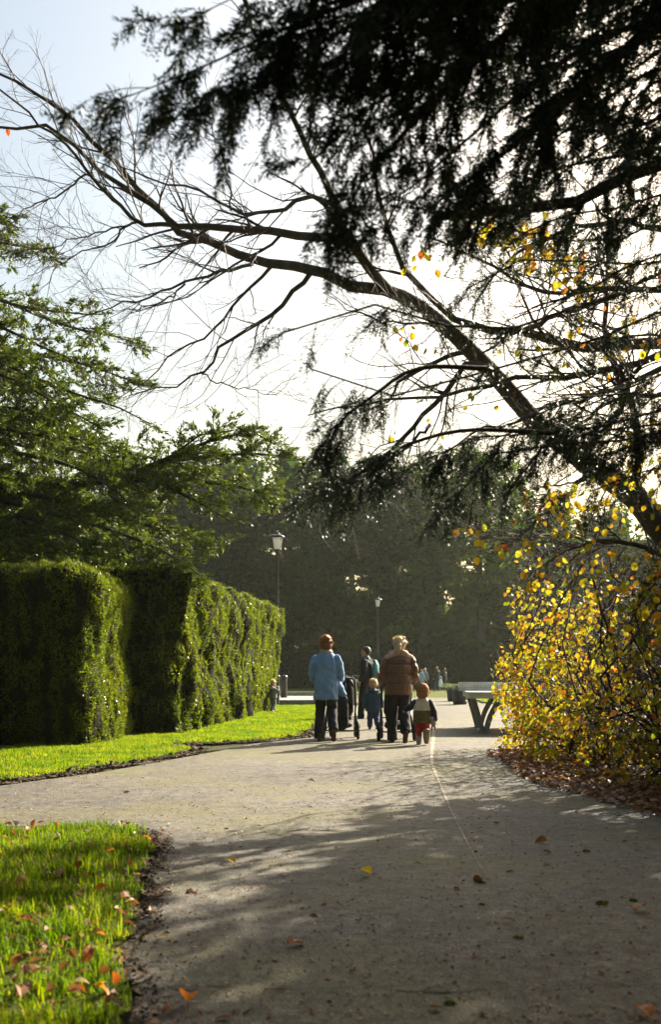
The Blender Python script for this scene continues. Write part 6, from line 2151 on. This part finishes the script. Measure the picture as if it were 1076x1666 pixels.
# ---- strollers in the distance
def far_person(label, px, d, H, rz, coat, legs, hair, arm=0.0):
    o = person(label, (px - CX) / FPX * d, d, rz, "people far off under the trees")
    s = H / 1.7
    hd, _ = face_head((0, 0.03 * s, 1.58 * s), s)
    body = hd + [loft([(0, 0, 1.38 * s, 0.06 * s), (0, 0.02 * s, 1.5 * s, 0.055 * s)]), loft([(0, 0, 0.86 * s, 0.15 * s, 0.1 * s), (0, 0, 1.36 * s, 0.17 * s, 0.1 * s)])]
    lg = [[(-0.09, 0, 0.88), (-0.09, 0.12, 0.48), (-0.09, 0.16, 0.06)], [(0.09, 0, 0.88), (0.09, 0.02, 0.48), (0.09, -0.16, 0.09)]]
    ar = [[(-0.18, 0, 1.36), (-0.23, -0.03, 1.1), (-0.21, 0.10, 0.9)], [(0.18, 0, 1.36), (0.23, 0.05, 1.1), (0.21, 0.16 + arm, 0.92 + arm)]]
    for l in lg:
        body.append(loft([(*(np.array(l[0]) * s), 0.09 * s), (*(np.array(l[1]) * s), 0.06 * s), (*(np.array(l[2]) * s), 0.04 * s)]))
        a = np.array(l[2]) * s
        body.append(loft([(a[0], a[1] - 0.03 * s, 0.05 * s, 0.04 * s), (a[0], a[1] + 0.14 * s, 0.04 * s, 0.036 * s)]))
    for k, l in enumerate(ar):
        p = [np.array(q) * s for q in l]
        body.append(loft([(*p[0], 0.05 * s), (*p[1], 0.042 * s), (*p[2], 0.03 * s)]))
        body += hand(p[2], nrm(p[2] - p[1]), (1 if k == 0 else -1, 0.2, 0), s)
    organic("body", body, M['skin'], o, 0.016, 1)
    organic("trousers", [loft([(0, 0, 1.0 * s, 0.17 * s, 0.12 * s), (0, 0, 0.88 * s, 0.18 * s, 0.13 * s)])] + [loft([(*(np.array(l[0]) * s), 0.105 * s), (*(np.array(l[1]) * s), 0.08 * s), (*(np.array(l[2]) * s + np.array([0, 0, 0.04])), 0.07 * s)]) for l in lg], M[legs], o, 0.02, 1)
    organic("coat", [loft([(0, 0, 0.80 * s, 0.21 * s, 0.16 * s), (0, 0, 1.1 * s, 0.20 * s, 0.15 * s), (0, 0, 1.34 * s, 0.21 * s, 0.13 * s), (0, 0, 1.45 * s, 0.1 * s, 0.09 * s)])] + [loft([(*(np.array(l[0]) * s), 0.08 * s), (*(np.array(l[1]) * s), 0.068 * s), (*(np.array(l[2]) * s), 0.05 * s)]) for l in ar], M[coat], o, 0.02, 1)
    organic("hair", [ell((0, -0.005 * s, 1.63 * s), (0.09 * s, 0.1 * s, 0.085 * s)), ell((0, -0.03 * s, 1.59 * s), (0.085 * s, 0.075 * s, 0.085 * s))], M[hair], o, 0.016, 1)
    return o


far_person("far walker in a pale blue top under the trees", 686.5, 66, 1.45, -1.0, 'palecoat', 'jeans', 'fair')
far_person("far walker in a grey coat close behind the pale blue one", 692, 66.8, 1.52, -0.8, 'greycoat', 'blackcloth', 'blonde')
far_person("far walker in a dark coat and blue jeans holding a white bag", 711.5, 65, 1.62, 0.4, 'darkjacket', 'jeans', 'fair')
wbag = empty("shopping_bag", ((717.5 - CX) / FPX * 64.8, 64.8, 0.0), 0.2)
tag(wbag, "white bag held by the far walker in blue jeans", "bag")
organic("bag_body", [loft([(0, 0, 0.36, 0.14, 0.07), (0, 0, 0.6, 0.13, 0.06), (0, 0, 0.78, 0.07, 0.03)])], M['whitebag'], wbag, 0.018, 1, 0.01, 12)
m = MB(); m.tube([(-0.05, 0, 0.80), (-0.06, 0, 0.93), (0.0, 0, 0.97), (0.06, 0, 0.93), (0.05, 0, 0.80)], 0.012, 6); m.build("handle", M['whitebag'], wbag, True)
far_person("far walker in dark clothes nearest the planters", 724, 67, 1.5, 0.9, 'darkjacket', 'blackcloth', 'darkhair')


# ------------------------------------------------------------------ fallen leaves
rf = np.random.default_rng(90)
FALL = [leaf_mesh("fallen_dead", 1, 0.62, M['dead'], 0.5, 0.5), leaf_mesh("fallen_orange", 1, 0.62, M['orange'], 0.45, 0.6), leaf_mesh("fallen_yellow", 1, 0.66, M['yellow'], 0.4, 0.4)]


def lay(label, x, y, size, kind, group, z=0.006, tilt=0.35, a=None):
    o = bpy.data.objects.new("fallen_leaf", FALL[kind])
    o.location = (x, y, z + size * 0.12)
    o.rotation_euler = (rf.normal() * tilt, rf.normal() * tilt, rf.uniform(0, 6.28) if a is None else a)
    o.scale = (size,) * 3
    tag(link(o), label, "leaf", group)


for (px, py, size, k, lab) in [
        (305, 1634, 0.105, 1, "large orange and tan fallen leaf nearest the viewer on the path"),
        (382, 1407, 0.085, 2, "yellow fallen leaf on the path right of the near lawn"),
        (603, 1425, 0.085, 2, "small yellow fallen leaf in the middle of the path"),
        (465, 1542, 0.085, 0, "dark brown fallen leaf on the shaded path, halfway up"),
        (500, 1272, 0.08, 0, "tiny brown leaf on the sunlit part of the path"),
        (790, 1437, 0.10, 0, "pale curled leaf lying on the path's joint"),
        (893, 1372, 0.10, 0, "pale fallen leaf on the shaded path before the shrub"),
        (1034, 1486, 0.09, 0, "pale leaf beside a moss clump at the path's right"),
        (1060, 1660, 0.09, 1, "orange-brown leaf at the lowest right corner of the path"),
        (245, 1487, 0.09, 0, "brown leaf lying just off the near lawn's edge"),
        (320, 1452, 0.085, 0, "dark leaf scrap on the path near the lawn's corner"),
        (912, 1313, 0.08, 2, "small yellow leaf on the path by the leaf litter")]:
    x, y = ground_at(px, py)
    lay(lab, x, y, size, k, "fallen leaves on the path")
for i in range(150):
    while True:
        py = 1345 + 320 * rf.uniform() ** 1.2
        px = rf.uniform(0, 250)
        x, y = ground_at(px, py)
        if in_poly(np.array([x]), np.array([y]), near_e)[0]:
            break
    k = rf.choice([0, 1, 2], p=[0.84, 0.11, 0.05])
    lay(("brown", "orange", "yellow")[k] + " fallen leaf lying in the grass of the near lawn", x, y, rf.uniform(0.035, 0.07), k, ("brown", "orange", "yellow")[k] + " leaves fallen on the near lawn", rf.uniform(0.035, 0.085), 0.5)
for i in range(60):
    j = rf.integers(0, len(near_e))
    p = near_e[j]
    if p[1] > 7 or p[1] < 2.9 or p[0] < -1.5:
        continue
    x, y = p[0] + rf.uniform(-0.02, 0.14), p[1] + rf.normal() * 0.05
    lay("brown fallen leaf on the bare soil rim of the near lawn", x, y, rf.uniform(0.04, 0.075), 0, "leaves along the soil rim", 0.012, 0.4)
# litter under the shrubs: too thick to count
n = 5200
y = rf.uniform(6.4, 14.6, n)
edge = np.interp(y, [5.6, 6.8, 7.8, 8.7, 9.6, 10.6, 12, 13.2, 13.9, 15], [3.0, 2.75, 2.6, 2.45, 2.25, 2.2, 2.3, 2.28, 2.45, 3.0])
x = edge + rf.gamma(1.6, 0.38, n) - 0.22
C = np.stack([x, y, 0.02 + rf.uniform(0, 0.05, n) * np.clip((x - edge) * 3, 0, 1)], 1)
a = rf.uniform(0, 6.28, n)
D = np.stack([np.cos(a), np.sin(a), rf.normal(size=n) * 0.3], 1)
Nn = nrm(np.stack([rf.normal(size=n) * 0.4, rf.normal(size=n) * 0.4, np.ones(n)], 1))
L = rf.uniform(0.045, 0.085, n)
V, F = leaf_batch(C, D, Nn, L, L * 0.62)
tag(np_obj("leaf_litter", V, F, M['dead']), "brown leaf litter drifted under the yellow shrubs", "leaf litter", None, "stuff")
# crumbs of moss, twig and mould trodden into the path
n = 6500
u = rf.uniform(size=n)
y = 2.9 + 8.0 * u ** 1.6
x = rf.uniform(-0.36, 0.36, n) * y
k = ~in_poly(x, y, near_e)
x, y = x[k], y[k]
n = len(x)
s = rf.uniform(0.003, 0.011, n) * np.where(rf.uniform(size=n) < 0.02, 2.6, 1)
a = rf.uniform(0, 6.28, n)
D = np.stack([np.cos(a), np.sin(a), rf.normal(size=n) * 0.2], 1)
C = np.stack([x, y, 0.003 + s * 0.2], 1)
V, F = leaf_batch(C, D, nrm(np.stack([rf.normal(size=n) * 0.5, rf.normal(size=n) * 0.5, np.ones(n)], 1)), s * 2.2, s * 1.1)
tag(np_obj("path_crumbs", V, F, M['dead']), "dark crumbs of leaf and twig strewn over the shaded path", "debris", None, "stuff")
for (px, py, s, lab) in [(980, 1471, 0.045, "dark moss clump on the path at the right"), (733, 1634, 0.03, "small moss clump near the crack in the path"), (1031, 1466, 0.03, "little moss clump beside the larger one"), (845, 1527, 0.03, "dark moss clump on the shaded path, halfway up"), (955, 1386, 0.035, "moss clump on the path before the leaf litter"), (785, 1472, 0.022, "small dark clump just right of the path's joint")]:
    x, y = ground_at(px, py)
    m = 160
    s *= 0.6
    u = nrm(rf.normal(size=(m, 3)) * [1, 1, 0.6])
    u[:, 2] = np.abs(u[:, 2])
    c = u * s * np.array([1.0, 0.8, 0.4]) * rf.uniform(0.4, 1, (m, 1))
    V, F = leaf_cards(c, nrm(u + rf.normal(size=(m, 3)) * 0.5), nrm(rf.normal(size=(m, 3))), np.full(m, s * 0.5), np.full(m, s * 0.22))
    o = np_obj("moss_clump", V, F, M['hedge'])
    o.location = (x, y, 0.002)
    tag(o, lab, "moss", "moss clumps on the path")

# ------------------------------------------------------------------ the hazy autumn air
hz = MB()
hz.box((2, 60, 14.0), (170, 134, 30.0))
h = hz.build("haze", None)
hm = bpy.data.materials.new("haze")
hm.use_nodes = True
ht = hm.node_tree
ht.nodes.clear()
ho = ht.nodes.new("ShaderNodeOutputMaterial")
hv = ht.nodes.new("ShaderNodeVolumePrincipled")
hv.inputs["Color"].default_value = (0.88, 0.95, 0.78, 1)
hv.inputs["Density"].default_value = 0.00024
hv.inputs["Anisotropy"].default_value = 0.5
ht.links.new(hv.outputs[0], ho.inputs["Volume"])
h.data.materials.append(hm)
tag(h, "thin sunlit autumn haze filling the park air", "haze", None, "stuff")
